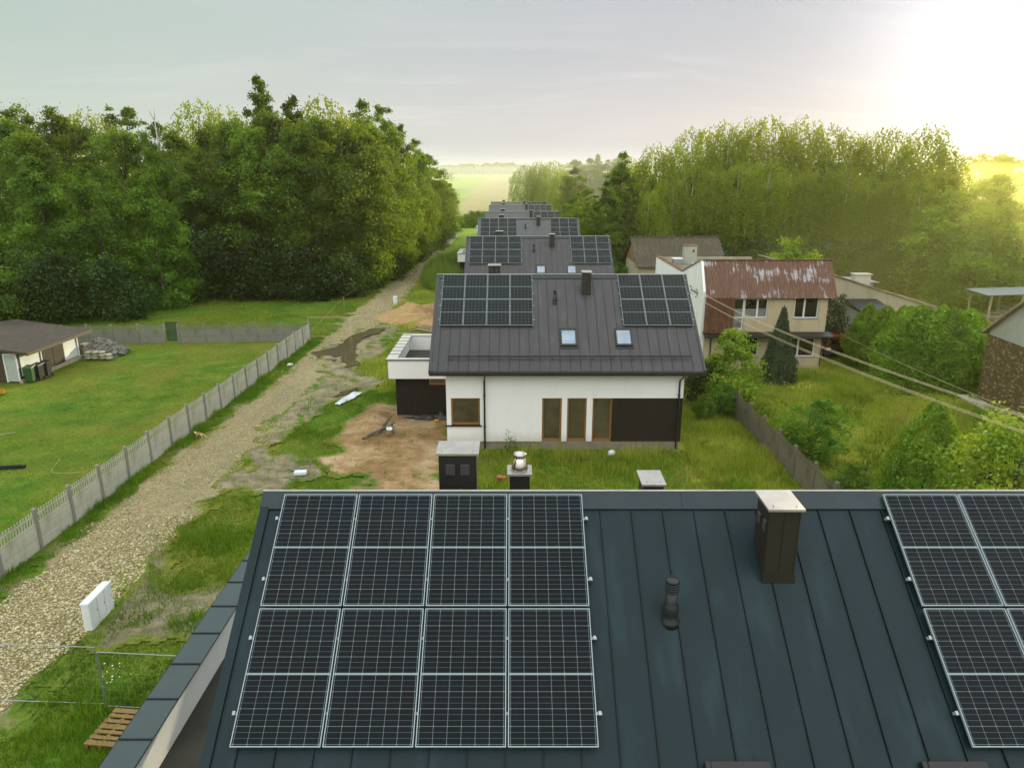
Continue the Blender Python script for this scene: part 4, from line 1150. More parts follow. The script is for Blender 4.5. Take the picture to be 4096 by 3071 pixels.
# ------------------------------------------------------------------ the old houses on the right
def window(root, xa, xb, za, zb, y, mull=(), glassm='old_glass', film=None, sill=True, f=.075, trans=()):
    w = MB()
    w.box(xa, xa + f, y - .03, y + .05, za, zb); w.box(xb - f, xb, y - .03, y + .05, za, zb); w.box(xa + f, xb - f, y - .03, y + .05, za, za + f); w.box(xa + f, xb - f, y - .03, y + .05, zb - f, zb)
    for x in mull: w.box(x - f * .75, x + f * .75, y - .035, y + .05, za + f, zb - f)
    for x0, x1, z in trans: w.box(x0, x1, y - .033, y + .045, z - f * .5, z + f * .5)
    o = w.build('window', MATS['pvc_white'], root)
    g = MB(); g.box(xa + f, xb - f, y, y + .02, za + f, zb - f); g.build('pane', MATS[glassm], o)
    if film:
        g = MB(); g.box(xa + f, xb - f, y - .008, y - .003, film[0], film[1]); g.build('window_film', MATS['frosted_film'], o)
    if sill:
        s = MB(); s.box(xa - .08, xb + .08, y - .14, y + .04, za - .07, za - .005); s.build('sill', MATS['galvanised'], o)
    return o
def old_house():
    X0, X1, Y0, Y1 = 13.2, 21.5, 48.25, 65.0
    o = thing('old_house', 'old beige two-storey house with peeling rusty corrugated roof and white gable wall', 'house', (X0, Y0, 0))
    W_ = X1 - X0; D = Y1 - Y0
    # front wall pieces round the openings (local y=0 is the front face)
    def wallgrid(z0, z1, ops, mat='beige_plaster', nm='wall', y0=0., y1=.35):
        b = MB(); x = 0.02
        for xa, xb, za, zb in ops:
            b.box(x, xa, y0, y1, z0, z1); b.box(xa, xb, y0, y1, z0, za); b.box(xa, xb, y0, y1, zb, z1); x = xb
        b.box(x, W_, y0, y1, z0, z1)
        return b.build(nm, MATS[mat], o)
    wallgrid(-.4, 2.5, [(1.60, 3.85, .88, 2.22), (6.05, 7.75, .88, 2.22)])
    b = MB()
    b.box(1.88, 2.65, -.001, .35, 2.5, 2.80); b.box(1.86, 1.9, 0, .35, 2.8, 5.1); b.box(1.9, 2.55, 0, .35, 4.96, 5.1)
    b.box(2.65, 4.25, 0, .35, 2.5, 3.58); b.box(2.55, 4.25, 0, .35, 4.96, 5.1); b.box(4.25, 6.05, 0, .35, 2.5, 5.1); b.box(6.05, 7.70, 0, .35, 2.5, 3.55); b.box(6.05, 7.70, 0, .35, 5.02, 5.1); b.box(7.70, W_, 0, .35, 2.5, 5.1)
    b.build('wall', MATS['beige_plaster'], o)
    b = MB(); b.box(W_ - .35, W_, .35, 6.2, -.4, 5.1); b.box(.03, W_, D - .3, D, -.4, 5.9); b.box(W_ - .3, W_, 6.2, D, -.4, 4.2)
    b.build('rear_wall', MATS['grey_render'], o)
    window(o, 1.60, 3.85, .88, 2.22, .12, (2.6,)); window(o, 6.05, 7.75, .88, 2.22, .12, (6.62,))
    window(o, 6.05, 7.70, 3.58, 5.0, .12, (6.75,)); window(o, 2.65, 4.25, 3.60, 4.95, .12, (3.55,), film=(3.68, 4.22), sill=False)
    window(o, 1.92, 2.62, 2.82, 4.95, .10, (), film=(2.90, 4.22), sill=False, trans=((1.99, 2.55, 3.62),))
    # steep rusty roof face
    b = MB(); q = [(-.06, -.32, 5.02), (W_ + .45, -.32, 5.02), (W_ + .45, 1.25, 7.36), (-.06, 1.25, 7.36)]
    b.hexa([(x, y + .05, z - .05) for x, y, z in q], q)
    q = [(-.02, 1.25, 7.36), (W_ + .42, 1.25, 7.36), (W_ + .42, 6.4, 5.6), (-.02, 6.4, 5.98)]
    rf = b.build('roof', MATS['rust_sheet'], o)
    b = MB(); b.tube([(-.07, 1.25, 7.38), (W_ + .46, 1.25, 7.38)], .06, 8); b.build('ridge_cap', MATS['rust_sheet_wall'], rf)
    b = MB(); b.hexa([(x, y, z - .06) for x, y, z in q], q)
    q2 = [(-.02, 6.4, 5.98), (W_ + .2, 6.4, 5.6), (W_ + .2, D, 5.2), (-.02, D, 5.96)]
    b.hexa([(x, y, z - .06) for x, y, z in q2], q2)
    b.build('flat_roof', MATS['tar_paper'], o)
    b = MB(); b.box(-.06, 1.86, -.36, -.06, 2.60, 5.04); b.build('corrugated_cladding', MATS['rust_sheet_wall'], o)
    b = MB(); b.hexa([(-.1, -.75, 2.36), (W_ + .35, -.75, 2.36), (W_ + .35, -.002, 2.54), (-.1, -.002, 2.54)], [(-.1, -.75, 2.46), (W_ + .35, -.75, 2.46), (W_ + .35, -.002, 2.64), (-.1, -.002, 2.64)])
    b.build('canopy', MATS['dark_metal'], o)
    # white side wall with the notched top
    b = MB(); b.prism_x([(.02, -.4), (D, -.4), (D, 5.92), (6.5, 5.92), (1.45, 7.30), (1.2, 7.28), (.02, 5.4)], -.22, .015)
    sw = b.build('gable_wall', MATS['whitewashed_brick'], o)
    b = MB()
    n = 14
    for k in range(n):
        ya, yb = 1.45 + (6.5 - 1.45) * k / n, 1.45 + (6.5 - 1.45) * (k + 1) / n
        za, zb = 7.30 - 1.38 * k / n, 7.30 - 1.38 * (k + 1) / n
        b.hexa([(-.27, ya, za), (.06, ya, za), (.06, yb - .02, zb), (-.27, yb - .02, zb)], [(-.27, ya, za + .10), (.06, ya, za + .10), (.06, yb - .02, zb + .09), (-.27, yb - .02, zb + .09)])
    n = 26
    for k in range(n):
        ya, yb = 6.5 + (D - 6.5) * k / n, 6.5 + (D - 6.5) * (k + 1) / n
        b.box(-.27, .06, ya, yb - .02, 5.922, 6.0 + .015 * (k % 2))
    b.build('coping', MATS['brick_orange'], sw)
    def chim(x0, x1, y0, y1, z0, z1, m, cap):
        b = MB(); b.box(x0, x1, y0, y1, z0, z1); c = b.build('chimney', m, o)
        b = MB(); b.box(x0 - .05, x1 + .05, y0 - .05, y1 + .05, z1, z1 + .07); b.build('cap', cap, c)
        return c
    c = chim(1.05, 2.10, 11.6, 12.3, 5.0, 7.35, MATS['grey_render_green'], MATS['brick_orange'])
    b = MB(); b.box(1.76, 1.88, 11.57, 11.599, 6.85, 7.05); b.build('vent_hole', MATS['black_rubber'], c)
    chim(.05, .75, 10.8, 11.4, 5.0, 6.35, MATS['galvanised'], MATS['cabinet_white'])
    chim(1.0, 1.55, 8.2, 8.7, 5.2, 6.25, MATS['brick_orange'], MATS['concrete'])
    for x in (.5, 4.62, 8.18):
        b = MB(); b.tube([(x, -.14, 2.45), (x, -.10, .0)], .05, 8); b.build('downpipe', MATS['brown_metal'], o)
    return o
old_house()
def wire_bracket():
    o = thing('wire_bracket', 'dark metal bracket with insulators on the white gable wall', 'bracket', (12.95, 50.5, 5.08))
    b = MB(); b.box(-.06, -.02, -.95, .95, -.03, .03); b.box(-.02, .08, -.05, .05, -.03, .03)
    b.build('crossbar', MATS['dark_metal'], o)
    for y in (-.85, .85):
        for s in (-1, 1):
            b = MB(); b.tube([(-.05, y, 0), (-.05, y, s * .22), (-.12, y, s * .25)], .018, 6); b.lathe((-.12, y, s * .25 - .06), [(.02, 0), (.045, .02), (.03, .05), (.045, .08), (.02, .11)], 10)
            b.build('insulator', MATS['bin_dark'], o)
    return o
wire_bracket()
def pole_and_wires():
    px, py, pz = 10.05, 6.0, 9.6
    o = thing('utility_pole', 'concrete utility pole carrying the overhead wires beside the closest house', 'pole', (px, py, 0))
    b = MB(); b.tube([(0, 0, -.3), (0, 0, pz)], [.17, .11], 12); b.build('pole', MATS['concrete'], o)
    b = MB(); b.box(-.7, .7, -.05, .05, pz - .55, pz - .45); b.build('crossarm', MATS['dark_metal'], o)
    ends = [(-.55, pz - .30), (-.42, pz - .36), (.30, pz - .62), (.46, pz - .68)]
    starts = [(51.35, 5.33), (49.65, 5.33), (51.35, 4.83), (49.65, 4.83)]
    lab = ['highest of the four pale overhead wires from the white wall', 'second overhead wire from the top, paired with the highest', 'third overhead wire, upper one of the lower pair', 'lowest of the four overhead wires crossing the yard']
    ends = [(-.30, pz - .22), (-.17, pz - .26), (-.02, pz - .58), (.10, pz - .63)]
    for (ex, ez), (sy, sz), lb in zip(ends, starts, lab):
        b = MB(); pts = []
        for k in range(25):
            t_ = k / 24; p = Vector((12.83, sy, sz)).lerp(Vector((px + ex, py, ez)), t_); p.z -= .55 * 4 * t_ * (1 - t_); pts.append(p)
        b.tube(pts, .0075, 5); tag(b.build('overhead_wire', MATS['wire_metal']), lb, 'wire', 'overhead wires from the old house')
    b = MB(); pts = []
    for k in range(21):
        t_ = k / 20; p = Vector((24.6, 53, 1.6)).lerp(Vector((px + .15, py, pz - .75)), t_); p.z -= .25 * 4 * t_ * (1 - t_); pts.append(p)
    b.tube(pts, .0055, 5); tag(b.build('overhead_wire', MATS['wire_metal']), 'thin single wire crossing the others from behind the red van', 'wire')
pole_and_wires()
def barn():
    o = thing('old_barn', 'old barn with grey brown corrugated roof and brick gable before the birches', 'barn', (12.3, 71.5, tz(0, 72)))
    L, D = 9.2, 8.4; E_, Rz = 4.55, 7.0
    b = MB(); b.box(.3, L - .3, .4, .75, -.3, E_); b.box(.3, L - .3, D - .75, D - .4, -.3, E_); b.box(.3, .65, .752, D - .752, -.3, E_); b.box(L - .65, L - .3, .752, D - .752, -.3, E_)
    b.build('wall', MATS['grey_render'], o)
    for xa in (.29, L - .64):
        b = MB(); b.prism_x([(.4, E_), (D - .4, E_), (D / 2, Rz - .15)], xa, xa + .35); b.build('gable', MATS['brick_orange'], o)
    b = MB()
    for q in ([(0, 0, E_ - .1), (L, 0, E_ - .1), (L, D / 2, Rz), (0, D / 2, Rz)], [(0, D / 2, Rz), (L, D / 2, Rz), (L, D, E_ - .1), (0, D, E_ - .1)]):
        b.hexa([(x, y, z - .07) for x, y, z in q], q)
    rf = b.build('roof', MATS['fibre_cement'], o)
    b = MB(); b.tube([(0, D / 2, Rz), (L, D / 2, Rz)], .10, 8); b.build('ridge_cap', MATS['fibre_cement'], rf)
    b = MB(); b.box(2.6, 3.5, .36, .40, 3.4, 3.75); b.build('window', MATS['old_glass'], o)
    b = MB(); b.box(4.2, 8.9, -2.2, .2, -.3, 3.6); b.hexa([(4.1, -2.4, 3.602), (9.0, -2.4, 3.602), (9.0, .25, 3.602), (4.1, .25, 3.602)], [(4.1, -2.4, 3.7), (9.0, -2.4, 3.7), (9.0, .25, 4.1), (4.1, .25, 4.1)]); b.build('annex', MATS['stone_pale'], o)
barn()
def outbuilding():
    o = thing('farm_building', 'long plastered outbuilding with roof edge sloping down behind the old house', 'outbuilding', (21.9, 56.2, 0))
    b = MB(); b.prism_y([(0, -.3), (12.8, -.3), (12.8, 2.55), (9.3, 3.55), (3.6, 5.3), (0, 6.1)], 0, .4)
    b.box(0, .4, .4, 8, -.3, 5.8); b.box(0, 12.6, 7.6, 8, -.3, 2.4)
    b.build('wall', MATS['grey_render'], o)
    b = MB()
    pts = [(-.1, 6.14), (3.6, 5.34), (9.3, 3.59), (13.1, 2.5)]
    for (xa, za), (xb, zb) in zip(pts[:-1], pts[1:]):
        b.hexa([(xa, -.12, za), (xb, -.12, zb), (xb, 8.1, zb), (xa, 8.1, za)], [(xa, -.12, za + .09), (xb, -.12, zb + .09), (xb, 8.1, zb + .09), (xa, 8.1, za + .09)])
    b.build('roof', MATS['brick_pale'], o)
    b = MB(); b.box(5.6, 6.85, 1.2, 1.9, 3.8, 5.30); c = b.build('chimney', MATS['concrete'], o)
    b = MB(); b.box(5.52, 6.93, 1.12, 1.98, 5.30, 5.38); b.build('cap', MATS['concrete'], c)
    b = MB(); b.hexa([(4.2, 2.3, 4.72), (8.2, 2.3, 4.5), (8.2, 5, 4.5), (4.2, 5, 4.72)], [(4.2, 2.3, 4.77), (8.2, 2.3, 4.55), (8.2, 5, 4.55), (4.2, 5, 4.77)]); b.box(7.5, 7.8, 2.6, 2.9, 3.4, 4.5); b.build('tin_roof', MATS['galvanised'], o)
    # stony lower patch of the wall
    b = MB(); rr = random.Random(5)
    for k in range(150):
        x = rr.uniform(3.2, 5.7); z = rr.uniform(0, 2.5) * min(1, (x - 2.6) / 2.)
        M_ = Matrix.Translation((x, -.03, z)) @ Euler((rr.uniform(-.3, .3), rr.uniform(-.4, .4), rr.uniform(-.3, .3))).to_matrix().to_4x4()
        b.rbox(M_, rr.uniform(.12, .3), .14, rr.uniform(.08, .2))
    b.build('rubble_facing', MATS['stone_pale'], o)
outbuilding()
def leanto():
    o = thing('lean_to', 'narrow grey lean-to with dark sloped roof beside the hedge', 'lean-to', (26.4, 52.6, 0))
    b = MB(); b.box(0, 2.2, 0, 3.4, -.2, 3.0); b.build('wall', MATS['grey_render_green'], o)
    b = MB(); b.box(.2, 1.6, -.03, -.002, 1.5, 2.8); b.build('hatch', MATS['grey_wood'], o)
    b = MB(); b.hexa([(-.2, -.4, 3.0), (2.4, -.4, 2.9), (2.4, 3.5, 3.5), (-.2, 3.5, 3.5)], [(-.2, -.4, 3.08), (2.4, -.4, 2.98), (2.4, 3.5, 3.6), (-.2, 3.5, 3.6)]); b.build('roof', MATS['dark_metal'], o)
leanto()
def stone_house():
    # long wall faces the yard, its gable top is plastered
    o = thing('stone_barn', 'stone walled barn with plastered upper gable at the edge of the yard', 'barn', (28.1, 41.3, 0), R(-4))
    b = MB(); b.prism_x([(-14.5, -.3), (0, -.3), (0, 4.0), (-14.5, 4.0)], 0, .6); b.box(.6, 9, -.6, 0, -.3, 4.0); b.build('wall', MATS['rubble_stone'], o)
    b = MB(); b.prism_x([(-14.5, 4.0), (0, 4.0), (-.0, 4.25), (-7.25, 9.6), (-14.5, 4.25)], .04, .56); b.build('gable', MATS['grey_render_green'], o)
    b = MB()
    for (ya, za), (yb, zb) in (((.35, 4.12), (-7.25, 9.75)), ((-14.85, 4.12), (-7.25, 9.75))):
        q = [(-.25, ya, za), (9.2, ya, za), (9.2, yb, zb), (-.25, yb, zb)]
        if ya < yb: pass
        b.hexa([(x, y, z - .16) for x, y, z in q], q)
    b.build('roof', MATS['brick_pale'], o)
    b = MB(); b.box(-.9, -.02, -14, .5, -.3, .12); b.build('plinth', MATS['concrete'], o)
stone_house()
def carport():
    o = thing('carport', 'open shelter with pale sheet roof on posts over a wood pile', 'shelter', (43.6, 65.2, tz(0, 66)))
    b = MB(); b.hexa([(0, 0, 2.55), (7, 0, 2.75), (7, 3.4, 2.85), (0, 3.4, 2.65)], [(0, 0, 2.61), (7, 0, 2.81), (7, 3.4, 2.91), (0, 3.4, 2.71)]); b.build('roof', MATS['tin_sheet'], o)
    for x in (.5, 3.4, 6.5):
        for y in (.2, 3.2):
            b = MB(); b.box(x - .08, x + .08, y - .08, y + .08, -.3, 2.6); b.build('post', MATS['grey_wood'], o)
    rr = random.Random(2); b = MB()
    for k in range(240):
        x = rr.uniform(0, 3.6); z = .12 + rr.random() ** 1.3 * 1.5 * (1 - abs(x - 1.8) / 2.6)
        b.tube([(x, rr.uniform(-.2, 0), z), (x + rr.uniform(-.1, .1), 1.2, z)], rr.uniform(.06, .12), 7)
    p = b.build('firewood_pile', MATS['grey_wood'], loc=(45.4, 66.0, tz(0, 66))); tag(p, 'low pile of cut logs under the sheet roofed shelter', 'firewood')
carport()
def pasture_fence():
    o = thing('pasture_fence', 'low wooden rail fence in the paddock behind the hedge', 'fence', (29.5, 62.5, tz(0, 62)))
    for k in range(8):
        b = MB(); b.box(k * 2 - .06, k * 2 + .06, -.06, .06, -.2, 1.25); b.build('post', MATS['grey_wood'], o)
    for z in (.65, 1.15):
        b = MB(); b.box(0, 14, -.08, -.062, z - .04, z + .04); b.build('rail', MATS['grey_wood'], o)
pasture_fence()
def van():
    o = thing('red_van', 'dark red van parked with its rear to us between beige house and outbuilding', 'van', (23.9, 51.2, 0), R(-6))
    b = MB()
    prof = [(-.80, .30), (.80, .30), (.84, .75), (.82, 1.05), (.70, 1.62), (.60, 1.72), (-.60, 1.72), (-.70, 1.62), (-.82, 1.05), (-.84, .75)]
    for y0, y1, k in ((0, .25, .985), (.25, 2.9, 1.), (2.9, 3.9, .9)):
        pass
    b.prism_y(prof, 0, 3.0); b.prism_y([(-.80, .30), (.80, .30), (.82, .75), (.78, 1.0), (-.78, 1.0), (-.82, .75)], 3.0, 4.0)
    b.build('body', MATS['maroon_dark'], o, bevel=.05)
    b = MB(); b.box(-.60, .60, -.012, .3, 1.722, 1.76); b.prism_y([(-.66, 1.60), (.66, 1.60), (.60, 1.735), (-.60, 1.735)], -.05, -.003); b.build('roof_edge', MATS['red_paint'], o)
    b = MB(); b.prism_y([(-.78, 1.02), (.78, 1.02), (.67, 1.55), (-.67, 1.55)], -.014, -.003); b.build('rear_window', MATS['old_glass'], o)
    b = MB(); b.prism_y([(-.84, .95), (-.72, .95), (-.62, 1.60), (-.72, 1.60)], -.03, -.002); b.build('rear_pillar', MATS['red_paint'], o)
    b = MB(); b.box(-.80, -.45, -.03, -.004, .62, .80); b.build('number_plate', MATS['pvc_white'], o)
    b = MB(); b.box(-.86, .86, -.12, -.02, .30, .50); b.build('bumper', MATS['black_rubber'], o)
    for s in (-1, 1):
        b = MB(); b.box(s * .80 - .06, s * .80 + .06, -.03, -.004, .70, .98); b.build('tail_light', MATS['red_paint'], o)
        for y in (.65, 3.1):
            w = MB(); w.tube([(s * .66, y, .30), (s * .86, y, .30)], .30, 18); tw = w.build('wheel', MATS['black_rubber'], o)
            w = MB(); w.tube([(s * .862, y, .30), (s * .875, y, .30)], .18, 14); w.build('rim', MATS['galvanised'], tw)
van()

# ------------------------------------------------------------------ trees and shrubs
def unit(a):
    return a / np.maximum(np.linalg.norm(a, axis=1, keepdims=True), 1e-9)
def leaf_quads(P, N, L, Wd, T=None, g=RNG):
    """rhombic leaves at P facing N, length L, width Wd; T optional long axis"""
    n = len(P)
    if T is None: T = g.normal(size=(n, 3))
    N = unit(N); T = unit(T - N * (T * N).sum(1, keepdims=True)); B = np.cross(N, T)
    L = np.broadcast_to(L, n)[:, None]; Wd = np.broadcast_to(Wd, n)[:, None]
    V = np.stack([P - T * L / 2, P + B * Wd / 2 - T * L * .05, P + T * L / 2, P - B * Wd / 2 - T * L * .05], 1).reshape(-1, 3)
    F = np.arange(n * 4).reshape(n, 4)
    return V, F
def join(parts):
    V = []; F = []; t = []; k = 0
    for v, f, a in parts:
        V.append(v); F.append(f + k); t.append(a); k += len(v)
    return np.concatenate(V), np.concatenate(F), np.concatenate(t)
def crown_points(g, h, t0, R_, prof, ncl, bias=.12):
    out = []
    while len(out) < ncl:
        t = g.random(); p = prof(t)
        if g.random() > p + bias: continue
        a = g.random() * 6.2832; r = R_ * p * math.sqrt(g.uniform(.12, 1.))
        out.append((r * math.cos(a), r * math.sin(a), h * (t0 + (1 - t0) * t), p))
    return np.array(out)
def trunk_mesh(g, h, r, centers, name, mat, nl=16, lean=.3):
    b = MB(); top = .9 * h
    sway = lambda z: Vector((lean * math.sin(z / h * 2.3), lean * .6 * math.sin(z / h * 3.1 + 1), z))
    zs = [(-.4), .4, h * .15, h * .35, h * .6, top]
    b.tube([sway(z) for z in zs], [r * 1.25, r, r * .85, r * .65, r * .4, r * .08], 8)
    idx = g.choice(len(centers), min(nl, len(centers)), replace=False)
    for i in idx:
        c = Vector(centers[i][:3]); z0 = max(c.z * .75 - math.hypot(c.x, c.y) * .35, h * .06); s = sway(min(z0, top))
        m_ = s.lerp(c, .5) + Vector((0, 0, -.03 * h)); rr_ = r * .42 * (1 - z0 / h * .7)
        b.tube([s, m_, c], [rr_, rr_ * .55, rr_ * .15], 5)
    return b.mesh(name, mat, True)
def broad(seed, h, R_, prof, t0=.08, ncl=70, per=210, ls=.36, clr=.26, squash=.75, mat=None, bark='bark', gap=0., rnd=.8):
    g = np.random.default_rng(seed)
    c = crown_points(g, h, t0, R_, prof, ncl)
    parts = []
    for x, y, z, p in c:
        rc = R_ * clr * g.uniform(.6, 1.35) * (.5 + .5 * p)
        hue = g.uniform(.05, .80)
        for q in range(3):
            n = int(per / 3 * g.uniform(.6, 1.3))
            o_ = g.normal(size=3) * rc * .55 * np.array([1, 1, .6])
            d = g.normal(size=(n, 3)) * np.array([1, 1, squash])
            P = np.array([x, y, z]) + o_ + d * rc * .42
            P[:, 2] -= .10 * (d[:, 0] ** 2 + d[:, 1] ** 2) * rc * .42
            out = unit(d + .6 * unit(np.array([[x, y, (z - h * .55) * .6]])))
            N = out * .8 + g.normal(size=(n, 3)) * rnd + np.array([0, 0, .3])
            L = ls * g.uniform(.45, 1.45, n)
            v, f = leaf_quads(P, N, L, L * .62, None, g)
            parts.append((v, f, np.clip(hue + g.normal(size=n) * .15, 0, 1)))
    V, F, a = join(parts)
    return arr_mesh('crown', V, F, mat or LEAF_DARK, [('tint', 'FACE', a)]), trunk_mesh(g, h, .016 * h + .03, c, 'trunk', MATS[bark])
def birch(seed, h, R_, prof, t0=.12, nst=1250, mat=None, ls=.36):
    g = np.random.default_rng(seed)
    c = crown_points(g, h * .97, t0, R_, prof, nst, .0)
    parts = []
    hue = g.uniform(.3, .7, 40)
    for i, (x, y, z, p) in enumerate(c):
        L_ = g.uniform(.6, 2.6) * (h / 20) * (.5 + .5 * p); L_ = min(L_, z - .8)
        if L_ < .3: continue
        n = int(L_ / (.16 * h / 20)) + 2
        s = np.linspace(0, 1, n) + g.uniform(-.03, .03, n)
        out = np.array([x, y, 0]) / max(math.hypot(x, y), .3)
        P = np.array([x, y, z]) + out * (.5 * np.sin(s * 1.6))[:, None] * (h / 20) + np.array([0, 0, -1]) * (s ** 1.15 * L_)[:, None] + g.normal(size=(n, 3)) * .11
        P[:, 2] += .35 * (1 - s) * (h / 20)
        N = g.normal(size=(n, 3)) + out * .6 + np.array([0, 0, .2])
        T = np.array([0, 0, -1.]) + g.normal(size=(n, 3)) * .45
        Lf = ls * g.uniform(.7, 1.25, n)
        v, f = leaf_quads(P, N, Lf, Lf * .55, T, g)
        parts.append((v, f, np.clip(hue[int((math.atan2(y, x) + 3.15) / 6.3 * 5) * 8 + int(z / h * 7.9)] + g.normal(size=n) * .14, 0, 1)))
    V, F, a = join(parts)
    return arr_mesh('crown', V, F, mat or LEAF_BIRCH, [('tint', 'FACE', a)]), trunk_mesh(g, h, .009 * h + .03, c, 'trunk', MATS['birch_bark'], 20, .5)
def conifer(seed, h, R_, prof, n=9000, ls=.22, mat=None, lump=.25, up=1.):
    g = np.random.default_rng(seed)
    t = g.random(n * 3); keep = g.random(n * 3) < np.array([prof(q) for q in t]) + .04; t = t[keep][:n]; n = len(t)
    a = g.random(n) * 6.2832; p = np.array([prof(q) for q in t])
    nz = vnoise(a / 6.2832 * 9 + seed, t * 7, 1.) * .6 + vnoise(a / 6.2832 * 23, t * 17 + seed, 1.) * .4
    r = R_ * p * (1 - lump + lump * 2 * nz) * g.uniform(.62, 1.03, n)
    P = np.stack([r * np.cos(a), r * np.sin(a), h * (.015 + .985 * t)], 1)
    out = np.stack([np.cos(a), np.sin(a), np.full(n, .25)], 1)
    N = out + g.normal(size=(n, 3)) * .75
    T = np.array([0, 0, up]) + out * .45 + g.normal(size=(n, 3)) * .35
    L = ls * g.uniform(.6, 1.35, n)
    V, F = leaf_quads(P, N, L, L * .5, T, g)
    tint = np.clip(.15 + .6 * nz + g.normal(size=n) * .12, 0, 1)
    b = MB(); b.tube([(0, 0, -.2), (0, 0, h * .8)], [.05 + .02 * h, .01], 7)
    return arr_mesh('crown', V, F, mat or LEAF_THUJA, [('tint', 'FACE', tint)]), b.mesh('trunk', MATS['bark'], True)

egg = lambda t: max(0., math.sin(math.pi * min(1, (t * .92 + .12)) ** .85)) ** .7
full = lambda t: (1 - max(0, t - .35) ** 2 / .43) ** .5 * (.72 + .28 * min(1, t / .3)) if t < 1 else 0
cone = lambda t: (1 - t) ** .72 * (.7 + .3 * min(1, t / .15))
tall = lambda t: min(1, (1 - t) * 1.7) ** .75 * (.65 + .35 * min(1, t / .25))
topk = lambda t: .25 + .75 * math.sin(math.pi * min(1, max(0, (t - .25) / .75)) ** .8) if t > .3 else .22
PROTO = {
    'oak_a': broad(11, 20, 5.6, full, .05, 120, 340, .285),
    'oak_b': broad(12, 20, 5.2, egg, .05, 115, 340, .285),
    'oak_c': broad(13, 20, 5.9, full, .04, 135, 330, .285, .22),
    'alder': broad(14, 20, 4.0, tall, .06, 140, 230, .27, .22),
    'spire': broad(15, 20, 4.2, cone, .06, 170, 200, .26, .22, .9),
    'open': broad(16, 20, 4.8, topk, .10, 110, 170, .26, .17, .55),
    'green_a': broad(17, 14, 4.7, cone, .04, 150, 290, .22, .20, .8, LEAF_MID),
    'green_b': broad(18, 14, 4.3, tall, .04, 140, 290, .22, .20, .8, LEAF_MID),
    'birch_a': birch(21, 20, 4.4, full),
    'birch_b': birch(22, 20, 4.6, egg),
    'birch_c': birch(23, 20, 5.0, full),
    'low': broad(31, 5, 2.9, full, .03, 60, 170, .22, .30, .8, LEAF_MID),
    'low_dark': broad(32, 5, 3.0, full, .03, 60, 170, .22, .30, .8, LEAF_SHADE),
    'ash': broad(33, 4.7, 1.9, cone, .10, 70, 190, .14, .30, .6, LEAF_BRIGHT),
    'bush': broad(34, 3, 1.25, full, .03, 50, 220, .11, .32, .8, LEAF_MID),
    'lime': broad(35, 6, 2.0, full, .04, 90, 200, .13, .30, .8, LEAF_BRIGHT),
    'round': broad(36, 7.3, 2.7, full, .04, 80, 220, .22, .27, .8, LEAF_BRIGHT),
    'thuja': conifer(41, 5, 1.25, lambda t: min(1, (1 - t) * 2.4) ** .6 * (.85 + .15 * min(1, t * 5)), 20000, .15),
    'thuja_b': conifer(42, 5, 1.3, lambda t: min(1, (1 - t) * 2.0) ** .65, 20000, .15),
    'cypress': conifer(43, 5.6, 1.75, lambda t: min(1, (1 - t) * 1.45) ** .7 * (.8 + .2 * min(1, t * 4)), 28000, .125),
    'juniper': conifer(44, 5.1, 1.25, lambda t: ((1 - t) ** 1.15) * (.75 + .25 * min(1, t * 5)) + .08 * (t < .97), 22000, .11, LEAF_JUNIPER, .30),
}
PH = dict(oak_a=20, oak_b=20, oak_c=20, alder=20, spire=20, open=20, green_a=14, green_b=14, birch_a=20, birch_b=20, birch_c=20, low=5, low_dark=5, ash=4.7, bush=3, lime=6, round=7.3, thuja=5, thuja_b=5, cypress=5.6, juniper=5.1)
TN = dict(oak_a='broadleaf_tree', oak_b='broadleaf_tree', oak_c='broadleaf_tree', alder='alder_tree', spire='alder_tree', open='broadleaf_tree', green_a='broadleaf_tree', green_b='broadleaf_tree', birch_a='birch_tree', birch_b='birch_tree', birch_c='birch_tree', low='shrub', low_dark='shrub', ash='ash_tree', bush='bush', lime='lime_tree', round='round_tree', thuja='thuja_tree', thuja_b='thuja_tree', cypress='cypress_tree', juniper='juniper_tree')
TR = random.Random(5)
def tree(kind, x, y, h, label, group=None, wid=1., cat=None):
    o = thing(TN[kind], label, cat or ('shrub' if kind in ('low', 'low_dark', 'bush') else 'tree'), (x, y, float(gz(x, y)) - .05), TR.uniform(0, 6.28), group)
    s = h / PH[kind]
    k = (s * .45 + .55 * min(s, 1.15) if PH[kind] > 10 else s) * wid
    o.scale = (k * TR.uniform(.94, 1.08), k * TR.uniform(.94, 1.08), s)
    cr, tk = PROTO[kind]
    for nm, me in (('crown', cr), ('trunk', tk)):
        q = bpy.data.objects.new(nm, me); C.objects.link(q); q.parent = o
    return o
ORD = 'first second third fourth fifth sixth seventh eighth ninth tenth eleventh twelfth thirteenth fourteenth fifteenth sixteenth seventeenth eighteenth nineteenth twentieth'.split()

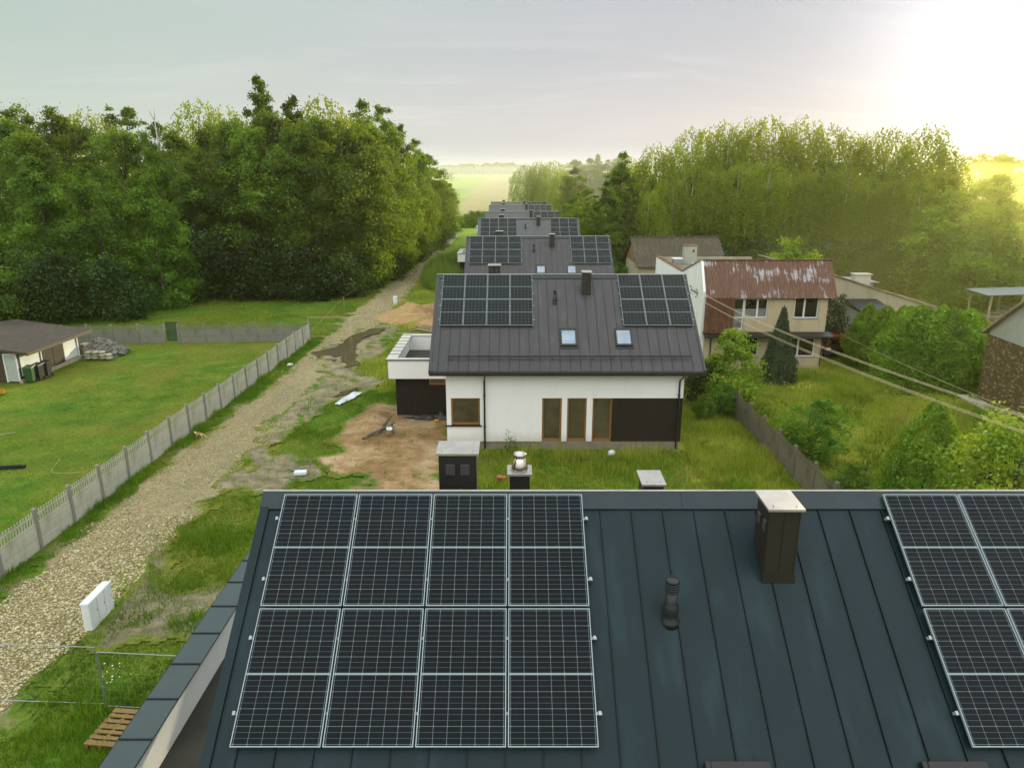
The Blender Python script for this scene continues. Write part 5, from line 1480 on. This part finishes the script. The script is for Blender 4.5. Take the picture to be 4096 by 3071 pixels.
# left woods, back rank against the sky (listed from the lawn side to the road side)
LB = [('oak_a', -58.2, 88, 19.0, ''), ('oak_c', -59.8, 96, 22.1, ''), ('oak_b', -59.2, 100, 21.3, ''), ('birch_a', -60.3, 108, 23.2, 'drooping light birch top beside the large rounded crowns'),
      ('open', -51.3, 100, 22.0, 'dark open crowned tree standing alone against the sky'), ('open', -49.9, 106, 20.6, ''), ('birch_c', -43.8, 106, 23.9, 'broad pale birch crown behind the dead bare trunk'), ('birch_a', -41.2, 109, 23.6, ''),
      ('spire', -31.8, 96, 25.2, 'tallest pointed tree of the left woods rising above its neighbours'), ('spire', -27.9, 97, 23.0, 'smaller pointed tree just right of the tallest one'), ('birch_c', -25.3, 101, 23.8, 'yellowish rounded birch top between two dark pointed trees'), ('birch_a', -23.1, 104, 22.8, ''),
      ('alder', -18.9, 97, 22.5, 'dark upright tree at the road end of the left skyline'), ('alder', -17.4, 102, 22.3, ''), ('alder', -16.9, 114, 20.8, ''), ('alder', -16.3, 128, 19.4, ''), ('oak_b', -16.2, 145, 17.8, ''), ('oak_b', -16.1, 165, 15.0, ''), ('oak_a', -17.2, 190, 12.0, 'farthest small tree where the left woods end at the misty field')]
for i, (k, x, y, h, lab) in enumerate(LB):
    tree(k, x, y, h, lab or f'{ORD[i]} treetop from the left along the skyline of the left woods', 'skyline trees of the left woods')
LM = [('green_a', -46.4, 72, 15.1, 'light green rounded tree behind the brown shed roof'), ('green_b', -40.8, 72, 14.4, ''), ('green_a', -36.4, 74, 13.4, ''), ('green_b', -39.6, 83, 16.2, 'brighter green crown peeking above the front row of woods'), ('green_a', -35.6, 82, 14.9, ''), ('oak_b', -36.6, 90, 18.8, ''), ('oak_a', -31.6, 86, 18.6, ''), ('oak_c', -27.9, 84.5, 18.8, ''), ('oak_b', -24.6, 84, 18.5, ''),
      ('oak_a', -21.9, 84, 19.0, ''), ('oak_c', -19.6, 86, 18.8, ''), ('oak_b', -18.2, 90, 17.8, ''), ('oak_a', -17.0, 97, 16.5, ''), ('oak_b', -16.7, 107, 15.5, ''), ('oak_c', -16.4, 120, 14.0, ''), ('oak_a', -16.4, 138, 11.8, ''), ('oak_b', -16.8, 160, 9.3, 'last low tree overhanging the puddles at the road end')]
for i, (k, x, y, h, lab) in enumerate(LM):
    tree(k, x, y, h, lab or f'{ORD[i]} large crown from the left in the front wall of left woods', 'front trees of the left woods', .98)
FILL = [('oak_a', -52, 80, 17), ('oak_b', -55, 74, 14), ('oak_c', -33, 92, 19), ('oak_a', -29, 91, 20), ('oak_b', -25, 91, 20), ('oak_c', -21, 92, 20), ('oak_a', -47, 90, 18), ('oak_b', -43, 96, 19), ('oak_c', -38, 99, 20), ('oak_a', -20, 108, 18), ('oak_b', -20, 122, 17), ('oak_c', -20, 140, 15)]
for i, (k, x, y, h) in enumerate(FILL):
    tree(k, x, y, h, 'dark leafy tree deep inside the left woods behind the front crowns', 'inner trees of the left woods', 1.05)
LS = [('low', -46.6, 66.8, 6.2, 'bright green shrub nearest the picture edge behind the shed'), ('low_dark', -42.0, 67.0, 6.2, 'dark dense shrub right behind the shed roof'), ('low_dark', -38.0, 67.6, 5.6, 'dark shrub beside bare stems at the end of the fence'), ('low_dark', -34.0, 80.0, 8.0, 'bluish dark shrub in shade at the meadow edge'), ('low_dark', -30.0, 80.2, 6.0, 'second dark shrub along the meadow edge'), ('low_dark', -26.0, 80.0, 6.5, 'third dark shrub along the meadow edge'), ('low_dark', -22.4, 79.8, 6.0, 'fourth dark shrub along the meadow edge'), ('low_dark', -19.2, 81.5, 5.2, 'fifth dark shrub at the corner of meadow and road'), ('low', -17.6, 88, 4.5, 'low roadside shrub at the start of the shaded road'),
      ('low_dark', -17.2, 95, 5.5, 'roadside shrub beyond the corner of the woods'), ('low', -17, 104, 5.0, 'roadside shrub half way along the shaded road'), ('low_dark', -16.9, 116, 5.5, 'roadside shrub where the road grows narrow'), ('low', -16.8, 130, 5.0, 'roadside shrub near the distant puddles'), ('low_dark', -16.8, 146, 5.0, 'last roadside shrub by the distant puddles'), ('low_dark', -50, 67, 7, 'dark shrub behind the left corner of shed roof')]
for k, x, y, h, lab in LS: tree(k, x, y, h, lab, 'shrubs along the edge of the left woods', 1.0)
o = thing('dead_tree', 'bare dead tree trunk with forked tip sticking up above left woods', 'tree', (-48.3, 103, tz(0, 103)))
b = MB(); b.tube([(0, 0, 0), (.2, 0, 9), (0, 0, 16), (-.1, 0, 20.6)], [.28, .22, .13, .07], 8); b.tube([(-.1, 0, 20.5), (-.55, 0, 21.4), (-.85, 0, 22.6)], [.07, .05, .02], 6); b.tube([(-.1, 0, 20.5), (.05, 0, 21.5), (.02, 0, 22.4)], [.06, .04, .02], 6); b.tube([(-.05, 0, 19.2), (-.7, 0, 20.4)], [.05, .02], 6); b.tube([(.0, 0, 18.4), (.5, 0, 19.6)], [.05, .02], 6)
b.build('trunk', MATS['birch_bark'], o, True)

# right woods
RB = [('alder', 15.2, 103, 16.5), ('birch_b', 18.2, 108, 17.3), ('birch_a', 20.4, 106, 18.3), ('birch_b', 23.4, 108, 19.0), ('birch_c', 25.0, 104, 20.0), ('birch_a', 28.3, 107, 20.7), ('birch_b', 29.3, 103, 22.1), ('birch_a', 33.2, 106, 21.6), ('birch_c', 35.0, 103, 21.5), ('birch_b', 38.5, 106, 21.2), ('birch_a', 39.8, 103, 21.7), ('birch_c', 44.2, 106, 20.6), ('birch_b', 45.6, 102, 20.9), ('birch_a', 49.3, 104, 19.6), ('birch_c', 49.7, 100, 19.8), ('birch_b', 51.4, 98, 18.3), ('birch_a', 51.2, 93, 19.9), ('birch_b', 53.2, 92, 18.4)]
for i, (k, x, y, h) in enumerate(RB):
    tree(k, x, y, h, 'drooping birch with sparse hanging twigs at the sunny end of skyline' if i == 16 else f'{ORD[i]} treetop from the left along the skyline of the birch woods', 'skyline trees of the birch woods')
RF = [('green_b', 9.1, 112, 10.3), ('open', 9.8, 100, 11.6), ('alder', 11.6, 90, 12.7), ('alder', 14.6, 92, 12.0), ('birch_b', 17.2, 92, 12.6), ('birch_a', 20.1, 94, 13.7), ('birch_c', 23.2, 95, 14.8), ('birch_b', 26.1, 95, 15.4), ('birch_a', 29.3, 95, 15.5), ('birch_c', 32.5, 95, 15.6), ('birch_b', 35.7, 95, 15.5), ('birch_a', 39.3, 95, 15.2), ('birch_c', 42.1, 94, 14.8), ('birch_b', 44.4, 92, 14.3), ('birch_a', 46.6, 90, 13.7), ('birch_c', 48.7, 88, 13.1), ('birch_b', 50.1, 86, 12.2)]
RFL = {0: 'pale grey green tree leaning over the far roofs', 1: 'loose light green tree with upright shoots beside the fourth house', 2: 'dark pointed tree standing in front of the birches beside solar roofs', 3: 'darker tree between the pointed tree and the birches'}
for i, (k, x, y, h) in enumerate(RF):
    tree(k, x, y, h, RFL.get(i, f'{ORD[i]} tree from the left in the front row of the birch woods'), 'front trees of the birch woods', 1.08)
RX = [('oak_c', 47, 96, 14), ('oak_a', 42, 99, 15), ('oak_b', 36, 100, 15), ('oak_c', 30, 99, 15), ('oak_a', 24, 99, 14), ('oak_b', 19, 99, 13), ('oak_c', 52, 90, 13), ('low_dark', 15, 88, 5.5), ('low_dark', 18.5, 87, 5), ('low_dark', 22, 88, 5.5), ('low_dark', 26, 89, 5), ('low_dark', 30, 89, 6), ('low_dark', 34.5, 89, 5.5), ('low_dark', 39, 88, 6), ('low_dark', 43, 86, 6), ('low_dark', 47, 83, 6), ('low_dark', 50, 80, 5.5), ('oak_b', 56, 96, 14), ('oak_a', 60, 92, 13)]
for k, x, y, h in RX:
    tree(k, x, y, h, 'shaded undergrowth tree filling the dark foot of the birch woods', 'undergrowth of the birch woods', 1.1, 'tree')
RR_ = [('round', 50.3, 82, 11.3, 'yellow lit leafy tree just right of the drooping birch'), ('round', 54.8, 84, 11.6, 'bright leafy tree at the picture edge under the sun'), ('round', 52.9, 76, 10.6, 'broad bright tree nearest the picture edge behind the shelter'), ('low', 47.7, 74, 7.2, 'low bright shrub behind the shelter roof'), ('low', 51.0, 72, 6.1, 'shrub beside the shelter at the picture edge'),
       ('oak_a', 99.6, 150, 16.7, 'hazy tree in the far gap under the sun'), ('oak_b', 105, 185, 18.0, 'first hazy treetop right of the birch woods'), ('oak_c', 117.6, 190, 19.3, 'second hazy treetop right of the birch woods'), ('oak_a', 127.5, 195, 18.6, 'third hazy treetop right of the birch woods'), ('oak_b', 136, 190, 17.8, 'hazy treetop closest to the picture edge'), ('oak_c', 90, 160, 15, 'hazy tree low in the far gap')]
for k, x, y, h, lab in RR_: tree(k, x, y, h, lab, 'trees right of the birch woods', 1.15)
MD = [('birch_c', 4.3, 235, 17.4, 'leftmost pale misty tree of the distant clump over the far roofs'), ('birch_a', 8.8, 240, 18.6, 'tallest misty tree of the distant clump'), ('birch_c', 13.0, 235, 18.4, 'misty tree on the far side of the distant clump'), ('oak_b', 17.4, 205, 16.1, 'nearer greener tree at the right of the distant clump'), ('birch_a', 14.6, 215, 15.6, 'misty tree in the middle of the distant clump'), ('birch_b', 10.4, 225, 13.0, 'low misty tree in front of the distant clump'), ('oak_b', 18, 160, 9, 'rounded misty shrub tree below the distant clump'), ('oak_a', 14, 140, 8, 'rounded green tree behind the sixth house'), ('green_a', 12, 125, 8.5, 'rounded green tree beside the fifth house')]
for k, x, y, h, lab in MD: tree(k, x, y, h, lab, 'distant clump of trees beyond the row of houses', 1.25)
FR = [('oak_a', 28, 330), ('oak_b', 34, 325), ('spire', 38, 330), ('oak_c', 43, 320), ('oak_a', 49, 330), ('spire', 54, 315)]
for i, (k, x, y) in enumerate(FR): tree(k, x, y, 17.6 + (i * 37 % 5) * .7, f'{ORD[i]} pale blue misty tree in the gap before the birch woods', 'palest misty trees in the gap', 1.3)
# garden trees and shrubs on the right
tree('ash', 12.75, 40.4, 4.9, 'young light green ash tree at the corner beside the white house')
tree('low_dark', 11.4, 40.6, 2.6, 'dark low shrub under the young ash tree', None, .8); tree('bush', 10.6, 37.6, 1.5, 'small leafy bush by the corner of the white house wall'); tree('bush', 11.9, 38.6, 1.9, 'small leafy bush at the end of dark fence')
tree('juniper', 17.35, 45.1, 5.15, 'slender grey green juniper in front of the beige house', None, 1.0)
tree('bush', 14.3, 31.8, 3.0, 'dark green bush in tall grass behind the dark fence', None, 1.0)
tree('cypress', 15.1, 24.2, 5.5, 'large conical dark cypress with sunlit golden edge beside the closest roof')
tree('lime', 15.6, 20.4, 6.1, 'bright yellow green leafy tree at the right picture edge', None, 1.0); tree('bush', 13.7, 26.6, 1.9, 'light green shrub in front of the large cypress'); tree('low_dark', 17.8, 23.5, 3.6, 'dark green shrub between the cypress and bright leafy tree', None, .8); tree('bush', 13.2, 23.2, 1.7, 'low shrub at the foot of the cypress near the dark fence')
tree('round', 24.6, 63, 7.5, 'rounded bright green tree rising behind the rusty roof')
tree('low', 11.8, 78.5, 3.7, 'light green bush between third house and brick gable barn', None, .7)
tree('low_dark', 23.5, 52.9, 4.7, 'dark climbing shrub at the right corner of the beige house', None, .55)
TH = [(25.1, 49.6, 4.5), (25.3, 47.7, 4.7), (25.5, 46.0, 5.0), (26.0, 44.3, 5.2), (27.2, 43.5, 5.3), (28.4, 43.7, 5.2), (29.3, 44.2, 4.7), (26.8, 46.2, 5.0), (28.2, 46.2, 5.0), (29.6, 46.5, 4.6), (27.2, 48.2, 4.6)]
for i, (x, y, h) in enumerate(TH):
    lab = {0: 'leftmost thuja of the tall hedge beside the grey lean-to', 6: 'rightmost front thuja of the hedge next to the stone barn', 4: 'tallest middle thuja in the front of the hedge'}.get(i, f'{ORD[i]} thuja of the tall green hedge before the stone barn')
    tree('thuja' if i % 2 else 'thuja_b', x, y, h, lab, 'tall thuja hedge', 1.12)

# ------------------------------------------------------------------ grass, weeds and gravel
BUILD = [(-3.4, 8.6, 32.8, 43), (-6.8, -3, 37, 44), (-3.9, 9.2, 4, 16), (-7, -3, 9, 17), (-3.6, 8.4, 61, 71.5), (13.0, 21.8, 48, 65.5), (-41, -32, 44.8, 51.8), (28, 38, 26, 41.5), (12, 22, 71, 80), (22, 35, 56, 64)]
GRASS_V = None
def blades(name, n, x0, x1, y0, y1, h0, h1, w, mat, keep=None, lean=.45, patch=3., seed=1, kind='stuff', hpow=1.6, hfun=None):
    g = np.random.default_rng(seed)
    X = g.uniform(x0, x1, n); Y = g.uniform(y0, y1, n)
    k = np.ones(n, bool)
    for a, b_, c_, d_ in BUILD: k &= ~((X > a) & (X < b_) & (Y > c_) & (Y < d_))
    if keep is not None: k &= keep(X, Y, g)
    X, Y = X[k], Y[k]; n = len(X)
    pn = vnoise(X + seed * 7, Y, patch) * .6 + vnoise(X, Y + seed * 5, patch * .3) * .4
    H_ = (h0 + (h1 - h0) * np.clip((pn - .25) * 1.8, 0, 1) ** hpow) * g.uniform(.6, 1.25, n)
    if hfun is not None: H_ = H_ * hfun(X, Y)
    a = g.random(n) * 6.2832; ld = g.random(n) * 6.2832; L = lean * H_ * g.random(n)
    Z = gz(X, Y) - .01
    ww = w * g.uniform(.6, 1.4, n)
    dx, dy = np.cos(a) * ww / 2, np.sin(a) * ww / 2
    V = np.stack([np.stack([X - dx, Y - dy, Z], 1), np.stack([X + dx, Y + dy, Z], 1), np.stack([X + np.cos(ld) * L, Y + np.sin(ld) * L, Z + H_], 1)], 1).reshape(-1, 3)
    F = np.arange(n * 3).reshape(n, 3)
    col = vnoise(X, Y, 2.2); tint = np.clip(.48 + 1.15 * ((col * .5 + pn * .5) - .5) + g.normal(size=n) * .19, 0, 1)
    o = arr_obj(name, arr_mesh(name, V, F, mat, [('tint', 'FACE', tint)])); tag(o, kind=kind)
    return o
def off_sheets(mr=.15, ms=.2, mm=.1, prob=.06):
    def f(X, Y, g):
        r = sdist(ROAD, X, Y) + (vnoise(X, Y, .8) - .5) * 1.2; s = sdist(SAND, X, Y) + (vnoise(X, Y, .7) - .5) * .9; m = sdist(MUD, X, Y) + (vnoise(X, Y, .9) - .5) * 1.2
        u = g.random(len(X))
        patch = vnoise(X + 3, Y + 9, .45) > .72
        return ((r < -mr) | (u < prob * .5) | (patch & (u < .12))) & ((s < -ms) | (patch & (u < .5))) & ((m < -mm) | (u < prob) | (patch & (u < .35)))
    return f
ofs = off_sheets()
blades('lawn_grass', 150000, -38, -17.5, 13, 57, .025, .085, .030, LEAF_GRASS, None, .8, 2., 2)
blades('verge_grass', 52000, -17.15, -15.5, 12, 58.5, .08, .50, .022, LEAF_GRASS, lambda X, Y, g: (sdist(ROAD, X, Y) < (vnoise(X, Y, .9) - .45) * .7) & (g.random(len(X)) < np.clip(1.25 - (X + 17.15) / 1.9, .3, 1)), .5, 1.2, 3)
blades('meadow_grass', 70000, -45, -15.2, 57.5, 84, .05, .22, .045, LEAF_GRASS, ofs, .7, 4., 4)
blades('roadside_weeds', 60000, -13.4, -3.2, 10, 31.5, .05, .42, .020, LEAF_MID, ofs, .6, 1.6, 5)
blades('roadside_grass', 130000, -13.4, -3.2, 10, 47, .05, .34, .022, LEAF_GRASS, ofs, .6, 1.4, 6)
blades('yard_weeds', 70000, -3.2, 12.4, 16, 33, .08, .62, .024, LEAF_WEED, ofs, .55, 1.9, 7)
blades('yard_grass', 45000, -3.2, 12.4, 16, 33, .06, .40, .022, LEAF_GRASS, ofs, .55, 1.5, 8)
LEAF_DRY = leaf_mat('blade_dry', (.14, .085, .03), (.26, .17, .06), (.46, .34, .15), (.45, .33, .08), .3)
blades('dry_weeds', 15000, -3, 12.4, 17, 32, .15, .75, .022, LEAF_DRY, lambda X, Y, g: ofs(X, Y, g) & (vnoise(X + 31, Y + 8, 1.6) + .35 * vnoise(X, Y, .5) > .86), .5, 1.2, 21)
blades('dry_grass', 20000, 8.4, 28, 22, 50, .2, .65, .024, LEAF_DRY, lambda X, Y, g: vnoise(X + 31, Y + 8, 2.6) + .35 * vnoise(X, Y, .6) > .84, .6, 1.6, 22)
blades('dry_roadside_grass', 9000, -13, -4, 11, 46, .1, .45, .020, LEAF_DRY, lambda X, Y, g: ofs(X, Y, g) & (vnoise(X + 31, Y + 8, 1.3) + .35 * vnoise(X, Y, .5) > .88), .6, 1.2, 23)
blades('mud_grass', 26000, -13.4, -4.5, 38, 66, .06, .34, .028, LEAF_MID, lambda X, Y, g: (sdist(ROAD, X, Y) < -.1) & (vnoise(X + 3, Y * .8, 1.5) + .35 * vnoise(X, Y, .4) > .70), .6, 1.2, 24)
blades('overgrown_grass', 150000, 8.4, 28.5, 22, 52, .12, .55, .026, LEAF_WEED, None, .6, 3.2, 9)
blades('overgrown_weeds', 50000, 8.4, 28.5, 20, 50, .10, .60, .028, LEAF_GRASS, lambda X, Y, g: vnoise(X, Y, 2.6) > .48, .55, 2.4, 10)
blades('far_roadside_grass', 85000, -12.4, -3.6, 43, 130, .08, .55, .05, LEAF_WEED, ofs, .5, 3., 11)
blades('paddock_grass', 40000, 22, 62, 50, 92, .1, .4, .06, LEAF_WEED, None, .6, 4., 12)
blades('tall_weeds', 26000, -12.6, -5.6, 84, 124, 1.5, 3.4, .07, LEAF_REED, lambda X, Y, g: ((X + 8.9) / 3.5) ** 2 + ((Y - 103) / 18.5) ** 2 < 1., .35, 2.2, 13, hpow=.8, hfun=lambda X, Y: np.clip(1.08 - (((X + 8.9) / 3.5) ** 2 + ((Y - 103) / 18.5) ** 2), .12, 1) ** .5)
for k_, (x_, y_, h_) in enumerate(((-12.4, 200, 3.6), (-10.0, 203, 4.2), (-7.8, 206, 3.8), (-11.2, 212, 3.9), (-8.6, 214, 3.6))):
    tree('low', x_, y_, h_, ORD[k_] + ' rounded pale bush of the thicket left of the last house', 'thicket at the start of the misty field', 1.15)
blades('leafy_weeds', 30000, 8.4, 28, 21, 50, .15, .55, .085, LEAF_MID, lambda X, Y, g: vnoise(X + 3, Y, 1.7) + .3 * vnoise(X, Y, .5) > .82, .7, 1.1, 16)
blades('yard_leafy_weeds', 16000, -3.2, 12.4, 16, 33, .12, .60, .075, LEAF_MID, lambda X, Y, g: ofs(X, Y, g) & (vnoise(X + 3, Y, 1.3) + .3 * vnoise(X, Y, .4) > .80), .7, 1.1, 17)
blades('verge_leafy_weeds', 12000, -13.2, -8, 11, 27, .10, .45, .06, LEAF_MID, lambda X, Y, g: ofs(X, Y, g) & (vnoise(X + 3, Y, 1.1) + .3 * vnoise(X, Y, .4) > .84), .7, 1.1, 18)
blades('field_hedge', 1500, -2, 22, 560, 580, 2, 5, 1.2, LEAF_REED, None, .3, 9., 15, hpow=.5)
def gravel():
    g = np.random.default_rng(20)
    n = 95000; X = g.uniform(-16.6, -11.6, n); Y = 11 + 95 * g.random(n) ** 1.7
    e = sdist(ROAD, X, Y) + (vnoise(X, Y, .8) - .5) * .8
    bare = np.clip((vnoise(X * .6 + 4, Y * .22, 1.) - .45) * 4 + np.clip((Y - 30) * .04, 0, .35), 0, .80)
    k = (e > 0) & (g.random(n) > bare); X, Y = X[k], Y[k]; n = len(X)
    s = g.uniform(.018, .052, n) * np.clip(1 - (Y - 22) * .045, .58, 1.) * (1 + np.clip(Y - 40, 0, 70) * .012) * np.where(g.random(n) < .05, 1.5, 1.)
    base = np.array([[1, 0, 0], [0, 1, 0], [-1, 0, 0], [0, -1, 0], [0, 0, 1], [0, 0, -1]], float)
    J = base[None] * g.uniform(.65, 1.25, (n, 6, 1)) + g.normal(size=(n, 6, 3)) * .16
    J[:, :, 2] *= .62
    a = g.random(n) * 6.28; ca, sa = np.cos(a)[:, None], np.sin(a)[:, None]
    x = (J[:, :, 0] * ca - J[:, :, 1] * sa) * 1.25; y = J[:, :, 0] * sa + J[:, :, 1] * ca
    V = np.stack([X[:, None] + x * s[:, None], Y[:, None] + y * s[:, None], (gz(X, Y) + .03)[:, None] + (J[:, :, 2] + .35) * s[:, None]], 2).reshape(-1, 3)
    f = np.array([[0, 1, 4], [1, 2, 4], [2, 3, 4], [3, 0, 4], [1, 0, 5], [2, 1, 5], [3, 2, 5], [0, 3, 5]])
    F = (f[None] + (np.arange(n) * 6)[:, None, None]).reshape(-1, 3)
    m, t = newmat('gravel_pebble')
    at = t.add('ShaderNodeAttribute', attribute_name='tint').outputs['Fac']
    t.out(t.pbr(t.ramp(at, [(0., (.22, .175, .075)), (.45, (.41, .34, .165)), (.8, (.55, .48, .28)), (1., (.64, .59, .44))]), .9, 0, .2))
    o = arr_obj('gravel', arr_mesh('gravel', V, F, m, [('tint', 'FACE', np.repeat(g.random(n), 8))])); tag(o, kind='stuff')
gravel()
def flowers(name, mat, spots, n, spread, h, r, seed, kind='stuff'):
    g = random.Random(seed); b = MB()
    for x, y in spots:
        for k in range(n):
            px, py = x + g.gauss(0, spread), y + g.gauss(0, spread); pz = float(gz(px, py)) + h * g.uniform(.7, 1.2); q = r * g.uniform(.6, 1.3)
            b.poly([(px + q * math.cos(a * 1.0472), py + q * math.sin(a * 1.0472), pz + g.uniform(-.01, .01)) for a in range(6)])
    tag(b.build(name, MATS[mat]), kind=kind)
flowers('white_flowers', 'flower_white', [(-10.75, 15.9), (-10.4, 15.7), (-15.9, 46.5), (-15.8, 45.2)], 7, .22, .5, .022, 1)
flowers('yellow_flowers', 'flower_yellow', [(17.2, 42.9), (18.1, 42.6), (17.7, 41.9)], 8, .45, .6, .05, 2)
def stalk(label, x, y, h, seed):
    g = np.random.default_rng(seed); n = 70
    t_ = g.random(n); a = g.random(n) * 6.28
    P = np.stack([.05 * np.cos(a), .05 * np.sin(a), .1 + t_ * h], 1); L = .30 * (1 - .65 * t_)
    T = np.stack([np.cos(a), np.sin(a), np.full(n, .35)], 1); P += T * (L / 2)[:, None]
    V, F = leaf_quads(P, np.stack([-np.cos(a) * .3, -np.sin(a) * .3, np.ones(n)], 1), L, L * .22, T, g)
    o = arr_obj('tall_weed', arr_mesh('tall_weed', V, F, LEAF_MID, [('tint', 'FACE', g.uniform(.3, .9, n))])); o.location = (x, y, float(gz(x, y))); tag(o, label, 'plant')
stalk('tall leafy weed growing against the white house wall', -.18, 32.4, 1.2, 1); stalk('shorter leafy weed next to the tall one at the white wall', .05, 32.5, .8, 2)
stalk('tall upright weed in the grass right of the steel flue', 1.5, 29.6, 1.3, 3); stalk('upright green weed beyond the small chimney cap in tall grass', 2.4, 28.6, 1.1, 4)
def far_woods():
    g = np.random.default_rng(50); n = 26000
    X = g.uniform(-420, 420, n); hb = 9 + 6 * vnoise(X, X * 0, 26.) + 5 * vnoise(X, X * 0 + 4, 7.)
    t_ = g.random(n); Y = 1020 + g.uniform(-12, 12, n)
    P = np.stack([X, Y, terr(X, Y) + t_ * hb], 1)
    V, F = leaf_quads(P, g.normal(size=(n, 3)) + np.array([0, -.6, .3]), 3.2, 2.4, None, g)
    o = arr_obj('far_woods', arr_mesh('far_woods', V, F, LEAF_DARK, [('tint', 'FACE', g.uniform(.2, .7, n))])); tag(o, kind='stuff')
far_woods()
